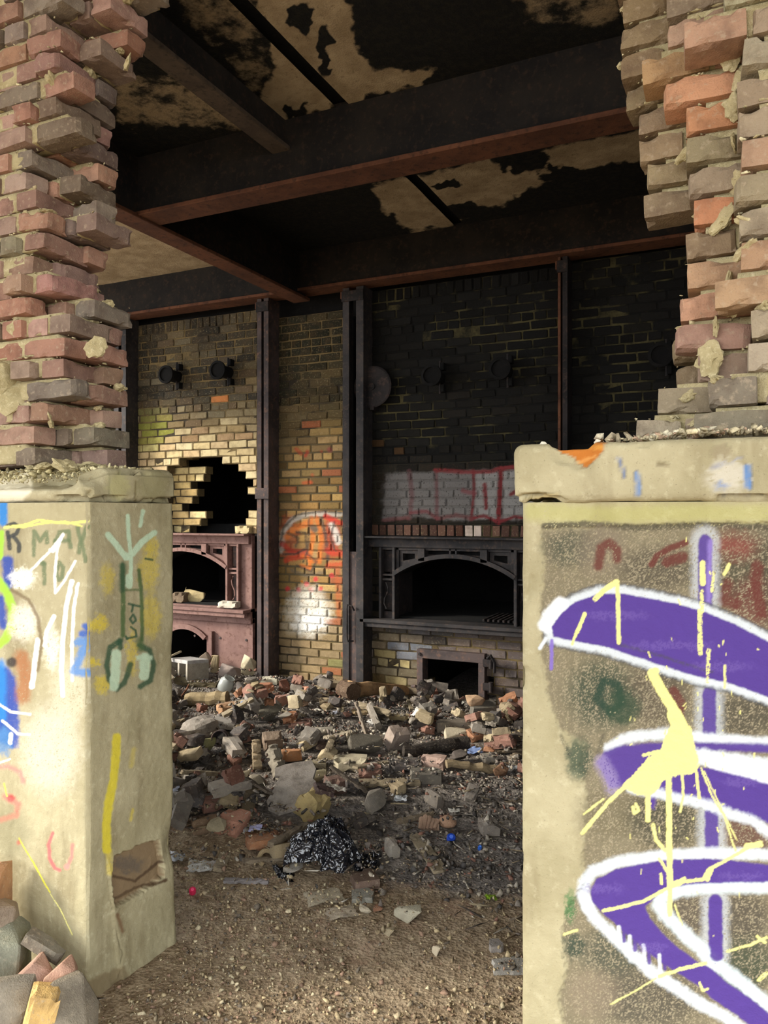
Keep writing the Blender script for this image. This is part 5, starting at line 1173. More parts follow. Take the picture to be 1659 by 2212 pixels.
I('chunk', (627, 1503, 665, 1528), 'tan orange stone in front of the pier', 'stone', (186, 140, 102))
I('chunk', (656, 1484, 672, 1508), 'small salmon brick stub standing before the pier', 'brick', (194, 120, 88))
I('chunk', (602, 1470, 626, 1500), 'rust red brick lump against the pier', 'brick', (138, 84, 64))
I('brick', (689, 1507, 741, 1528), 'long buff brick lying before the wide column', 'brick', (168, 146, 108), .02, .08)
def can():
    X, Y, z = ground_pt(540, 1535); t = tag(empty('drink_can', (X, Y, z + .035)), 'bright blue drink can with white lettering lying in the rubble', 'can'); t.rotation_euler = (0, 0, YAW - .1)
    bd = MB().lathe([(.022, -.066), (.027, -.062), (.0325, -.052), (.0325, .05), (.027, .062), (.024, .064)], (0, 0, 0), (1, 0, 0), 18).build('body', MT['plast'], t, True, S(30, 110, 190))
    MB().lathe([(.023, -.068), (.024, -.064)], (0, 0, 0), (1, 0, 0), 18).build('lid', MT['paper'], t, True, S(190, 194, 198))
    for i, (x, w) in enumerate([(-.035, .012), (-.012, .010), (.004, .009), (.02, .01), (.036, .008)]):
        m = MB(); k = 5
        for q in range(k):
            a0, a1 = 1.75 - q * .16, 1.75 - (q + 1) * .16; y0, z0, y1, z1 = -math.sin(a0) * .0331, math.cos(a0) * .0331 + 0, -math.sin(a1) * .0331, math.cos(a1) * .0331
            if i in (0, 3) and q in (1, 3): continue
            m.add([(x, y0, z0), (x + w, y0, z0), (x + w, y1, z1), (x, y1, z1)], [(0, 1, 2, 3)])
        m.build('lettering', MT['paper'], bd, col=S(235, 238, 240))
can()
I('chunk', (553, 1520, 604, 1562), 'squared grey stone block with a pale broken end', 'stone', (128, 120, 100), .1, .14)
I('chunk', (384, 1552, 460, 1612), 'big rough round lump of pebbly concrete beside the left base', 'boulder', (148, 136, 122), 0, .26, me=blob_mesh('rough_boulder', 33, MT['rubble'], 3, .28))
I('slab', (448, 1556, 522, 1588), 'pale grey slab scrap next to the round concrete lump', 'slab', (158, 150, 140), .1, .2)
I('brick', (622, 1554, 672, 1577), 'dusty red brick lying flat in front of the pier', 'brick', (158, 108, 92), -.05, .1)
I('plank', (698, 1574, 762, 1610), 'pale split plank angled up before the wide column', 'plank', (164, 152, 132), .25, .09, .05, ry=-.2)
I('chunk', (669, 1574, 718, 1600), 'pale crusty stone left of the split plank', 'stone', (164, 154, 134), 0, .1)
I('brick', (565, 1588, 607, 1628), 'brown brick tipped on its edge in the heap', 'brick', (140, 116, 94), .3, .09, rx=.3)
I('chunk', (416, 1597, 461, 1638), 'mossy yellow green stone below the round concrete lump', 'stone', (140, 134, 78))
def tin():
    X, Y, z = ground_pt(478, 1610); m = MB().lathe([(.045, 0), (.046, .12), (.049, .125), (.042, .124), (.041, .01), (.0, .008)], (0, 0, 0), (0, 0, 1), 16)
    obj_free('tin_can', m, MT['steel'], 'dented open dark tin can on its side in the heap', 'can', X, Y, z + .05, YAW, smooth=True, rx=1.35, ry=.5)
tin()
I('brick', (607, 1619, 648, 1652), 'orange brick in the middle of the heap', 'brick', (186, 118, 66), .3, .1, rx=-.2)
I('brick', (681, 1603, 724, 1630), 'dark brown brick set square in the heap', 'brick', (98, 76, 66), .05, .1)
def post(x0, y0, x1, y1, w, th, label, col, lean):
    a = Vector(ground_pt(x1, y1)); d = depth(a.x, a.y); top = a + RGT * ((x0 - x1) * d / F_PX) + Vector((0, 0, (y1 - y0) * d / F_PX)) + FWD * lean
    ax = top - a; L = ax.length; q = ax.to_track_quat('X', 'Y')
    o = link('wood_post', WD[rng.integers(4)], None, (a + top) / 2, q.to_euler(), (L, w / .1, th / .03)); o.color = S(*col); tag(o, label, 'post')
post(548, 1608, 556, 1664, .085, .05, 'short weathered wooden post standing in the heap', (142, 126, 102), .08)
post(580, 1624, 610, 1684, .10, .05, 'grey split board leaning over the heap beside the wooden post', (134, 126, 112), .10)
I('brick', (720, 1634, 792, 1673), 'clean buff brick lying square in the middle of the floor', 'brick', (186, 172, 138), -.05, .11, .075)
I('brick', (656, 1644, 703, 1668), 'buff grey brick left of the clean buff brick', 'brick', (156, 142, 110), .1, .1)
I('chunk', (660, 1664, 703, 1698), 'yellowish crusted stone under the buff grey brick', 'stone', (160, 146, 108))
I('brick', (703, 1674, 744, 1720), 'red brown brick end standing right of the grey board', 'brick', (126, 92, 80), .5, .1, rx=.2)
I('brick', (474, 1668, 534, 1697), 'dark red brick half buried left of the grey board', 'brick', (104, 74, 66), .03, .1)
I('chunk', (519, 1673, 568, 1722), 'wedge shaped tan stone left of the grey board', 'stone', (152, 138, 114), 0, .13)
I('chunk', (443, 1690, 489, 1718), 'low tan stone nearer the left base', 'stone', (148, 134, 110))
I('brick', (644, 1700, 703, 1780), 'yellow brick propping up the ragged grey board', 'brick', (188, 160, 92), .9, .12, rx=.35)
def board():
    X, Y, z = ground_pt(610, 1765); out = [((a - 1055) / 410, (1380 - b) / 400) for a, b in [(880, 1230), (960, 1205), (1050, 1190), (1200, 1180), (1240, 1250), (1220, 1330), (1245, 1350), (1262, 1400), (1235, 1440), (1255, 1500), (1100, 1550), (960, 1580), (905, 1555), (870, 1540), (850, 1480), (885, 1420), (900, 1370), (935, 1300), (890, 1290)]]
    n = len(out); me = mesh_py('grey_board', [(x, y, -.5) for x, y in out] + [(x * .985, y * .985, .5) for x, y in out], [tuple(range(n)), tuple(range(2 * n - 1, n - 1, -1))] + [(i, (i + 1) % n, (i + 1) % n + n, i + n) for i in range(n)], MT['wood'])
    o = link('grey_board', me, None, (X - .02, Y + .13, z + .10), (.52, -.05, YAW), (.245, .32, .018)); o.color = S(156, 147, 138); tag(o, 'ragged flat grey board tilted on the rubble', 'board'); settle(X, Y + .1, .24, .27, .09, YAW + .3)
board()
I('brick', (676, 1750, 720, 1782), 'purple brown brick half under the black bag', 'brick', (88, 66, 62), .2, .1)
I('brick', (464, 1765, 526, 1814), 'large salmon broken brick left of the black bag', 'brick', (188, 122, 94), -.45, .14, rx=.2)
I('chunk', (411, 1774, 465, 1820), 'brown tan broken brick beside the salmon brick', 'brick', (150, 116, 84), .2)
I('chunk', (445, 1799, 484, 1828), 'tan rounded stone before the salmon brick', 'stone', (164, 148, 112))
I('brick', (525, 1800, 602, 1852), 'orange broken brick just left of the black bag', 'brick', (166, 104, 62), .35, .16, rx=-.15)
I('paper', (520, 1788, 566, 1804), 'lilac grey scrap of plastic behind the orange brick', 'plastic scrap', (160, 160, 196), name='plastic_scrap', me=crumple('plastic_scrap', 12, MT['plast']))
I('plank', (482, 1898, 580, 1913), 'grey flat strip lying at the edge of the dirt path', 'strip', (136, 130, 130), -.03, .03, .015)
I('paper', (394, 1868, 462, 1893), 'dirty white paper scrap by the left base', 'paper', (206, 204, 200))
I('paper', (344, 1846, 394, 1870), 'white torn plastic scrap touching the left base', 'plastic scrap', (200, 204, 212), name='plastic_scrap', me=crumple('plastic_scrap', 14, MT['plast']))
I('paper', (700, 1742, 750, 1776), 'crumpled white paper behind the black bag', 'paper', (206, 198, 186), H=.07)
I('paper', (844, 1708, 882, 1738), 'crumpled clear plastic on the dark floor', 'plastic scrap', (200, 204, 210), H=.06, name='plastic_scrap', me=crumple('plastic_scrap', 15, MT['plast']))
I('paper', (968, 1734, 996, 1762), 'folded white paper scrap on the bare dark floor', 'paper', (214, 212, 206), H=.03)
def cardboard():
    for (x0, y0, x1, y1, s, lab, c) in [(652, 1922, 742, 1962, 21, 'torn beige cardboard sheet in front of the black bag', (184, 172, 150)), (700, 1946, 772, 1994, 24, 'second torn beige cardboard sheet on the dirt path', (180, 166, 146))]:
        I('paper', (x0, y0, x1, y1), lab, 'cardboard', c, .3, name='cardboard_sheet', me=crumple('cardboard_sheet', s, MT['paper'], 12, .12), H=.01)
cardboard()
I('slab', (756, 1922, 810, 1956), 'flat grey stone beside the beige cardboard', 'stone', (150, 146, 132), .1, .1, .02)
I('brick', (757, 1872, 813, 1920), 'brown half brick tucked against the black bag', 'brick', (118, 92, 76), .3, .12)
I('chunk', (853, 1953, 912, 1998), 'pale angular rock on the dirt path', 'rock', (172, 162, 134))
I('chunk', (776, 1953, 803, 1974), 'pale pebble beside a small orange one', 'pebble', (176, 160, 132)); I('chunk', (806, 1956, 826, 1972), 'small orange brick pebble on the path', 'pebble', (150, 98, 68))
I('chunk', (828, 2004, 852, 2026), 'little buff stone on the open dirt', 'pebble', (176, 156, 116)); I('chunk', (934, 2044, 952, 2070), 'pale upright pebble on the open dirt', 'pebble', (184, 166, 134))
def shell():
    X, Y, z = ground_pt(930, 1792); m = MB()
    for i in range(5): m.tube([(-.05 + i * .016, -.02, .012), (-.042 + i * .018, .0, .05 + .01 * math.sin(i * 1.3)), (-.035 + i * .016, .04, .02)], [.010, .014, .009], 8)
    m.box(-.045, .04, -.01, .035, 0, .03)
    obj_free('ribbed_rubber_piece', m, MT['rubble'], 'ribbed brown fragment next to a round orange one', 'fragment', X, Y, z, YAW, (150, 122, 102))
shell()
I('chunk', (951, 1763, 985, 1796), 'round hollow orange clay fragment on the dark floor', 'fragment', (184, 134, 98), 0, .07, me=blob_mesh('clay_fragment', 41, MT['rubble'], 3, .2))
def cap_(px, py, r, col, label):
    X, Y, z = ground_pt(px, py); t = tag(empty('bottle_cap', (X, Y, z + .008)), label, 'bottle cap'); t.rotation_euler = (.5, .1, YAW)
    sh = MB().lathe([(r, 0), (r, .014), (r * .9, .018), (r * .5, .018)], (0, 0, 0), (0, 0, 1), 16).build('shell', MT['plast'], t, False, S(*col)); MB().lathe([(r * .45, 0), (r * .42, .003)], (0, 0, .0182), (0, 0, 1), 12).build('disc', MT['plast'], sh, False, S(*[min(255, c + 60) for c in col]))
cap_(974, 1817, .021, (30, 72, 186), 'bright blue bottle cap on the dark floor'); cap_(416, 1932, .014, (210, 40, 84), 'pink red cap on the dirt path near the left base')
cap_(1036, 1838, .009, (40, 90, 180), 'tiny blue cap near the right base')
log(756, 1510, 905, 1502, .07, .028, 'charred log tapering to a pale splintered end under the wide column', (168, 134, 96), 8, bend=.02)
log(742, 1506, 764, 1514, .075, .07, 'thick charred butt of a log against the wide column', (96, 76, 60), 9)
post(768, 1522, 791, 1588, .022, .022, 'thin pale stick poking up out of the rubble', (146, 132, 118), .06)
I('chunk', (752, 1586, 824, 1638), 'dark squared masonry block with a mossy side', 'block', (102, 94, 80), .1, .17)
I('brick', (836, 1568, 884, 1626), 'whitish brown brick leaning on the dark masonry block', 'brick', (164, 142, 126), .5, .09, rx=.5)
I('plank', (824, 1540, 905, 1560), 'pale wooden board end before the ash door', 'plank', (158, 142, 108), -.06, .10, .03); I('plank', (744, 1524, 812, 1548), 'cream splintered board in front of the charred log', 'plank', (182, 160, 122), .22, .12, .02)
I('brick', (943, 1556, 1016, 1588), 'dark brick with a pale dusty top before the ash door', 'brick', (122, 110, 94), .02, .1)
I('chunk', (962, 1573, 1009, 1610), 'cream wedge of stone right of the charred timber', 'stone', (202, 184, 150))
I('slab', (1014, 1512, 1076, 1566), 'large grey slab leaning right of the ash door', 'slab', (118, 110, 96), .2, .1, .14, rx=.4)
I('chunk', (1010, 1540, 1048, 1572), 'tan and orange lump before the leaning grey slab', 'stone', (180, 138, 98)); I('chunk', (926, 1530, 954, 1550), 'salmon brick scrap below the ash door', 'brick', (166, 120, 98))
log(874, 1636, 1008, 1618, .035, .04, 'charred black timber lying before the ash door', (52, 46, 42), 14, 'charred_timber', cat='timber')
I('brick', (912, 1634, 964, 1669), 'half brick with a whitish pink face on the flat slab', 'brick', (190, 152, 134), -.3, .1)
I('slab', (884, 1664, 962, 1698), 'flat dark slab under the pink faced brick', 'slab', (112, 104, 92), .02, .14, .05)
log(964, 1678, 1082, 1672, .022, .024, 'pale round pole lying towards the right base', (146, 128, 100), 17, 'wooden_pole', cat='pole')
I('brick', (841, 1640, 905, 1672), 'sooty grey block left of the pink faced brick', 'block', (84, 80, 78), .03, .13)
I('chunk', (972, 1623, 1011, 1658), 'dark brown stone behind the round pole', 'stone', (96, 84, 76)); I('brick', (1041, 1632, 1076, 1655), 'small grey brick near the end of the pole', 'brick', (134, 126, 114), .1, .08)
I('chunk', (1064, 1650, 1100, 1680), 'rusty orange brick lump at the end of the pole', 'brick', (138, 94, 62)); I('paper', (1008, 1614, 1046, 1636), 'blue and white plastic wrapper behind the pole', 'wrapper', (130, 150, 196), name='plastic_wrapper', me=crumple('plastic_wrapper', 19, MT['plast']))
I('paper', (1097, 1646, 1122, 1668), 'crushed silver scrap at the right base', 'scrap', (206, 210, 212), name='foil_scrap', me=crumple('foil_scrap', 20, MT['plast']), H=.05)
I('slab', (1058, 2034, 1090, 2062), 'small grey flat stone on the path by the right base', 'stone', (142, 132, 124), 0, .06, .02); I('slab', (1064, 2070, 1150, 2112), 'light grey flat slab touching the right base', 'slab', (158, 152, 142), .1, .09, .015)
I('paper', (1048, 1934, 1076, 1952), 'bright green sprig of moss on the path', 'moss', (128, 160, 40), name='moss_sprig', me=crumple('moss_sprig', 22, MT['plant'], 12, .5), H=.02)
def ring():
    X, Y, z = ground_pt(577, 1868); n = 16; pts = [(.036 * math.cos(4.4 * i / n), .036 * math.sin(4.4 * i / n), .004 * math.sin(i)) for i in range(n + 1)]
    obj_free('clay_ring', MB().tube(pts, .010, 8), MT['rubble'], 'tan broken ring lying left of the black bag', 'ring', X, Y, z + .03, YAW, (146, 128, 98), rx=.5)
ring()
def bag():
    n = 110; g = np.linspace(-1, 1, n); u, v = [q.ravel() for q in np.meshgrid(g, g, indexing='ij')]
    sq = np.maximum(np.abs(u), np.abs(v)); rr = np.hypot(u, v) + 1e-9; x, y = u * sq / rr, v * sq / rr; r = sq; an = np.arctan2(y, x)
    edge = 1 + .55 * (fbm(np.cos(an) * 2.2, np.sin(an) * 2.2, .3, 3, 51) - .5) * 2
    rid = lambda f, s: 1 - np.abs(fbm(x * f + .6 * fbm(x * 2, y * 2, .1, 2, s + 20), y * f, .7, 2, s) - .5) * 5
    wx, wy = x + .35 * (fbm(x * 1.5, y * 1.5, 4, 2, 71) - .5), y + .35 * (fbm(x * 1.5, y * 1.5, 8, 2, 72) - .5)
    hgt = .19 * np.maximum(0, 1 - (np.abs(wx) ** 2.6 + np.abs(wy + .1) ** 2.2)) ** .7
    fall = 1 - .7 * r ** 2
    z = hgt + (.034 * rid(1.9, 53) + .022 * rid(4, 54) + .012 * rid(8, 55)) * fall - .012
    X = x * .17 * edge + .05 * (fbm(x * 3, y * 3, 2, 2, 58) - .5) + .012 * rid(6, 61); Y = y * .13 * edge + .05 * (fbm(x * 3, y * 3, 6, 2, 57) - .5)
    gx, gy, gz = ground_pt(702, 1912); top = np.stack([X, Y, np.maximum(z, .002 + .012 * fbm(x * 9, y * 9, 1, 2, 59))], 1); q = grid_idx(n, n)
    o = link('rubbish_bag', mesh_np('rubbish_bag', np.concatenate([top, top * [1, 1, 0] - [0, 0, .01]]), np.concatenate([q, q[:, ::-1] + n * n]), mat=MT['bag'], smooth=True), None, (gx + FWD.x * .12, gy + FWD.y * .12, gz - .005), (0, 0, YAW)); tag(o, 'crumpled shiny black plastic rubbish bag on the rubble', 'bag'); settle(gx, gy + .12, .3, .22, .12, YAW)
    g2 = crumple('bag_tail', 61, MT['bag'], 26, .5, 3.4); link('bag_tail', g2, o, (.17, .06, .01), (.2, .3, .5), (.17, .13, .14)); link('bag_tail', g2, o, (-.17, -.03, .0), (.1, -.1, 2.), (.16, .09, .07))
bag()
# loose bricks in and on the left furnace mouth
def on_hearth(px0, px1, h, col, label, z=.606, y=W - .02, kind='brick', cat='brick', dep=.1):
    x0, x1 = xY(px0, y), xY(px1, y); L = x1 - x0
    o = link('loose_brick' if kind == 'brick' else 'stone_chunk', RBK[2] if kind == 'brick' else CH[3], None, ((x0 + x1) / 2, y, z + h / 2), (0, 0, .08), (L / .2, dep / .095, h / .063) if kind == 'brick' else (L * 1.1, dep, h * 1.1)); o.color = S(*col); tag(o, label, cat)
on_hearth(474, 513, .062, (212, 204, 186), 'pale brick on the right end of the pink furnace shelf', y=W - .10)
on_hearth(376, 402, .10, (120, 104, 84), 'dark tan brick inside the pink furnace mouth', y=W + .05); on_hearth(400, 438, .12, (176, 158, 116), 'tan stone leaning inside the pink furnace mouth', y=W + .12, kind='chunk', cat='stone')
on_hearth(514, 543, .075, (200, 184, 140), 'loose buff brick on the mantel below the hole', z=ZM + .002, y=W - .03)

# -- rubble in front of the left base --------------------------------------------
def near_stone(kind, box, Y, col, label, cat, dep=.12, yaw=0, ry=0.0, name=None, me=None):
    x0, y0, x1, y1 = box; X, Zt = on_Y((x0 + x1) / 2, y0, Y); _, Zb = on_Y((x0 + x1) / 2, y1, Y); d = depth(X, Y); L = (x1 - x0) * d / F_PX; H = Zt - Zb
    me = me or (RBK[rng.integers(7)] if kind == 'brick' else CH[rng.integers(12)]); sc = (L / .2, dep / .095, H / .063) if kind == 'brick' else (L * 1.12, dep * 1.1, H * 1.12)
    o = link(name or ('loose_brick' if kind == 'brick' else 'stone_chunk'), me, None, (X, Y, (Zt + Zb) / 2), (0, ry, YAW + yaw), sc); o.color = S(*col); tag(o, label, cat); return o
near_stone('brick', (-70, 1868, 12, 1990), 1.66, (166, 126, 92), 'orange tan brick at the top of the stones against the left base', 'brick', .1)
near_stone('chunk', (-70, 1930, 26, 2036), 1.63, (140, 124, 108), 'brown stone below the top brick against the left base', 'stone', .12)
near_stone('chunk', (-70, 2004, 58, 2132), 1.62, (122, 122, 106), 'grey green stone at the lower corner by the left base', 'stone', .15)
near_stone('brick', (50, 2030, 142, 2056), 1.66, (122, 116, 102), 'narrow slate slab leaning on the left base', 'slab', .05, 0, .55)
near_stone('chunk', (30, 2070, 118, 2158), 1.60, (176, 140, 122), 'pink and white stone in the bottom corner', 'stone', .13, .2)
near_stone('chunk', (104, 2072, 172, 2150), 1.63, (172, 134, 114), 'dusty pink stone between the white one and the base', 'stone', .1)
near_stone('brick', (56, 2136, 120, 2250), 1.52, (206, 170, 108), 'yellow brick standing in the bottom corner', 'brick', .08, .3, .25)
near_stone('chunk', (-80, 2116, 66, 2290), 1.50, (134, 126, 112), 'big gritty grey stone at the bottom corner', 'stone', .16)
near_stone('chunk', (96, 2126, 200, 2270), 1.58, (134, 124, 108), 'grey earth covered stone at the foot of the left base', 'stone', .14)
near_stone('chunk', (-20, 2110, 70, 2240), 1.64, (110, 102, 90), 'shadowed stone wedged under the slate slab', 'stone', .12)
def tuft():
    X, Z = on_Y(40, 2020, 1.68); m = MB(); r = random.Random(4)
    for i in range(26):
        a = r.uniform(0, 6.28); l = r.uniform(.03, .07); x, y = r.uniform(-.035, .035), r.uniform(-.015, .015)
        m.tube([(x, y, 0), (x + .012 * math.cos(a), y + .012 * math.sin(a), l * .6), (x + .03 * math.cos(a), y + .03 * math.sin(a), l)], [.002, .0016, .0004], 4)
    o = obj_free('grass_tuft', m, MT['plant'], 'small green weed between the stones and the left base', 'weed', X, 1.68, Z - .05, 0, (96, 120, 40))
tuft()
# ------------------------------------------------------------------ the rest of the rubble, settled piece by piece
def visible_floor(x, y):
    if y < FY - .25 or y > W - .14: return False
    if FY - .12 < y < BK + .12 and (x < LX + .12 or x > RX - .12): return False
    px, _ = to_px(x, y, 0); return 300 < px < 1180
def zone(x, y):
    px, py = to_px(x, y, 0)
    if y > 4.9: return 'before the pink furnace' if x < -3.75 else ('before the brick pier' if x < -2.9 else 'before the black furnace')
    if y > 3.7: return 'in the heap near the left base' if px < 540 else ('in the middle of the heap' if px < 800 else 'on the sooty floor towards the right base')
    if y > 2.75: return 'around the black bag' if px < 830 else 'on the dark floor by the right base'
    return 'on the dirt path'
def density(x, y):
    px, py = to_px(x, y, 0); a = sstep(2.85, 3.25, y + .3 * (px < 640))
    b = 1.0 if py < 1700 else (0.85 if px < 780 else .16)
    if px > 930 and py > 1640: b *= .35
    return float(a * b)
COLS = {'rust red': [(140, 102, 88), (130, 96, 84), (150, 112, 98)], 'sooty': [(78, 73, 70), (90, 84, 80), (70, 66, 64)], 'dusty grey': [(136, 128, 119), (122, 116, 108), (148, 140, 129)], 'buff': [(168, 152, 122), (178, 162, 132), (158, 142, 114)], 'orange': [(172, 124, 94), (166, 118, 88)]}
NICK = []           # easily found things that the loose pieces lie beside
def nick():
    for lab, (x, y) in MARKS.items():
        if lab.split()[0] in ('little', 'small', 'tiny') or 'second' in lab: continue
        w = lab.split(); stop = ('lying', 'beside', 'in', 'left', 'right', 'near', 'behind', 'next', 'below', 'before', 'on', 'under', 'at', 'against', 'nearer', 'half', 'just', 'tucked', 'with', 'tipped', 'set', 'propping', 'leaning', 'wedged', 'standing', 'tilted', 'touching', 'angled')
        k = next((i for i, q in enumerate(w) if q in stop and i > 1), len(w)); NICK.append((' '.join(w[:k]), x, y))
    NICK.append(('black rubbish bag', -1.6, 2.95)); NICK.append(('hollow concrete block', -4.6, 5.5)); NICK.append(('ragged grey board', -2.35, 3.6)); NICK.append(('blue drink can', -3.4, 5.1)); NICK.append(('blue bottle cap', -1.0, 3.4)); NICK.append(('charred log', -2.7, 5.6)); NICK.append(('pale round log', -3.9, 4.9)); NICK.append(('tin can', -3.2, 4.3))
    n = [q[0] for q in NICK]; NICK[:] = [q for q in NICK if n.count(q[0]) == 1]
nick()
USED = {}
def side(x, y, nx, ny):
    v = Vector((x - nx, y - ny, 0)); a, b = v.dot(RGT), v.dot(FWD)
    if abs(a) > abs(b): return 'left of' if a < 0 else 'right of'
    return 'behind' if b > 0 else 'in front of'
def own_label(head, x, y):
    near = sorted(NICK, key=lambda q: (q[1] - x) ** 2 + (q[2] - y) ** 2)[:4]
    for nm, nx, ny in near:
        for how in ('just ', ''):
            lab = f'{head} {how}{side(x, y, nx, ny)} the {nm}'
            if lab not in USED and len(lab.split()) <= 16: USED[lab] = 1; return lab, None
    nm, nx, ny = near[0]; return f'{head} among others near the {nm}', f'{head} pieces near the {nm}'
def scatter():
    r = np.random.default_rng(77); order = []; tries = 0
    while len(order) < 560 and tries < 90000:
        tries += 1; x, y = r.uniform(-5.2, .1), r.uniform(2.2, W - .15)
        if not visible_floor(x, y) or r.random() > density(x, y): continue
        if r.random() > np.interp(y, [2.2, 3.2, 6], [1.0, .9, .62]): continue
        px, py = to_px(x, y, .02)
        if any(a - 5 < px < c + 5 and b - 2 < py < d + 16 for a, b, c, d in EXC): continue
        order.append((x, y))
    for x, y in order:
        k = r.random(); yaw = r.uniform(0, math.pi)
        cn = list(COLS)[r.choice(5, p=[.17, .27, .36, .15, .05])]; c = np.clip(np.array(COLS[cn][r.integers(len(COLS[cn]))]) + r.normal(0, 8), 10, 245)
        if k < .36:
            whole = r.random() < .2; L = .2 if whole else r.uniform(.06, .13); s = r.uniform(.7, 1.0); D, H = .095 * s, .06 * s; edge = r.random() < .3
            if edge: D, H = H, D
            o = rest('rubble_brick', RBK[r.integers(7)], x, y, L, D, H, yaw, S(*c), .8, .45, 0, (L / .2, D / .095, H / .063), r.normal(0, .22), r.normal(0, .16))
            lab, g = own_label(f"{cn} {'whole' if whole else ('half' if L > .1 else 'broken')} brick{' on edge' if edge else ''}", x, y); tag(o, lab, 'brick', g or 'loose bricks in the rubble')
        elif k < .78:
            L = float(np.clip(r.lognormal(-2.85, .42), .03, .15)); D, H = L * r.uniform(.5, 1), L * r.uniform(.22, .7)
            o = rest('rubble_stone', CH[r.integers(12)], x, y, L, D, H, yaw, S(*c), .8, .45, 0, (L * 1.1, D * 1.1, H * 1.1), r.normal(0, .3), r.normal(0, .3))
            lab, g = own_label(f"{'large' if L > .1 else ('small' if L < .06 else 'middling')} {cn} {'flat stone' if H < L * .5 else 'stone lump'}", x, y); tag(o, lab, 'stone', g or 'stones in the rubble')
        elif k < .93:
            L, D, H = r.uniform(.12, .38), r.uniform(.02, .07), r.uniform(.012, .025); q = r.integers(4); wc = [(124, 110, 92), (98, 88, 78), (150, 136, 112), (66, 60, 56)][q]
            o = rest('wood_scrap', WD[r.integers(4)], x, y, L, D, H, yaw, S(*wc), .9, .3, .004, (L, D / .1, H / .03), 0, r.normal(0, .08))
            lab, g = own_label(f"{'long' if L > .25 else 'short'} {('brown', 'grey', 'pale', 'charred')[q]} wood scrap", x, y); tag(o, lab, 'wood scrap', g or 'wood scraps in the rubble')
        else:
            L = r.uniform(.04, .10); q = r.integers(4); pc = [(196, 194, 190), (170, 160, 146), (150, 156, 172), (210, 206, 196)][q]
            o = rest('litter_scrap', PAP[r.integers(4)], x, y, L, L * .8, .012, yaw, S(*pc), .9, .2, 0, (L, L * .8, L * .9))
            lab, g = own_label(f"crumpled {('white', 'beige', 'bluish', 'cream')[q]} litter scrap", x, y); tag(o, lab, 'litter', g or 'litter in the rubble')
scatter()

# ------------------------------------------------------------------ uncountable grit
PB = []
for i in range(8):
    me = hull_mesh('grit', 8, 300 + i, None, box=.3); bm = bmesh.new(); bm.from_mesh(me); bmesh.ops.triangulate(bm, faces=bm.faces); bm.verts.index_update()
    PB.append((np.array([v.co for v in bm.verts]), np.array([[v.index for v in f.verts] for f in bm.faces]))); bm.free(); bpy.data.meshes.remove(me)
def grit(name, label, P, size, cols, flat=(.5, 1), parent=None, seed=1, long=None):
    r = np.random.default_rng(seed); V, T, Cc, n = [], [], [], 0
    kind = r.integers(0, len(PB), len(P)); ci = r.integers(0, len(cols), len(P)); cl = np.array([lin(c) for c in cols])
    for k in range(len(PB)):
        idx = np.where(kind == k)[0]; m = len(idx)
        if not m: continue
        bv, bt = PB[k]; s = size[idx][:, None] * np.stack([np.ones(m) * 1.0, r.uniform(.6, 1, m), r.uniform(flat[0], flat[1], m)], 1)
        if long is not None: s = s * np.array(long)
        a = r.uniform(0, 6.28, m); t = r.normal(0, .35 if long is None else .12, m); v = bv[None] * s[:, None, :]
        x, z = v[..., 0] * np.cos(t)[:, None] - v[..., 2] * np.sin(t)[:, None], v[..., 0] * np.sin(t)[:, None] + v[..., 2] * np.cos(t)[:, None]
        y = v[..., 1]; X = x * np.cos(a)[:, None] - y * np.sin(a)[:, None]; Y = x * np.sin(a)[:, None] + y * np.cos(a)[:, None]
        v = np.stack([X, Y, z], -1) + P[idx][:, None, :] + np.stack([0 * s[:, 2], 0 * s[:, 2], s[:, 2] * .25], 1)[:, None, :]
        V.append(v.reshape(-1, 3)); T.append((bt[None] + (np.arange(m) * len(bv))[:, None, None] + n).reshape(-1, 3)); n += m * len(bv)
        c = cl[ci[idx]] * r.uniform(.65, 1.25, (m, 1)); Cc.append(np.repeat(np.concatenate([c, np.ones((m, 1))], 1), len(bv), 0))
    me = mesh_np(name, np.concatenate(V), tris=np.concatenate(T), mat=MT['tint'], attrs={'tint': np.concatenate(Cc)})
    return tag(link(name, me, parent), label, name.replace('_', ' ').split()[-1], kind='stuff')
def floor_points(n, x0, x1, y0, y1, seed, dens):
    r = np.random.default_rng(seed); out = []
    while sum(len(o) for o in out) < n:
        x, y = r.uniform(x0, x1, n), r.uniform(y0, y1, n); px, _ = to_px(x, y, 0 * x)
        ok = (px > 150) & (px < 1420) & ~((y > FY - .03) & (y < BK + .03) & ((x < LX + .03) | (x > RX - .03))) & (r.random(n) < dens(x, y)) & (y < W - .05)
        i, j = ((x - HX0) / HR).astype(int).clip(0, HM.shape[0] - 1), ((y - HY0) / HR).astype(int).clip(0, HM.shape[1] - 1)
        out.append(np.stack([x, y, np.minimum(HM[i, j], ground_h(x, y) + .05)], 1)[ok])
    return np.concatenate(out)[:n]
r_ = np.random.default_rng(5)
P1 = floor_points(12000, -2.6, 0.6, 1.35, 3.3, 1, lambda x, y: sstep(3.3, 2.7, y) * (.35 + .65 * sstep(.42, .6, fbm(x * 2, y * 2, .2, 3, 9))))
grit('path_gravel', 'fine tan gravel strewn over the dirt path', P1, np.clip(r_.lognormal(-4.85, .5, len(P1)), .003, .03), [(176, 158, 124), (150, 132, 104), (198, 184, 152), (128, 108, 86), (150, 122, 102), (110, 100, 88), (166, 150, 122)])
P2 = floor_points(23000, -5.2, 1.0, 2.5, W, 2, lambda x, y: sstep(2.6, 3.2, y) * (.3 + .7 * sstep(.35, .6, fbm(x * 2.5, y * 2.5, .6, 3, 19))))
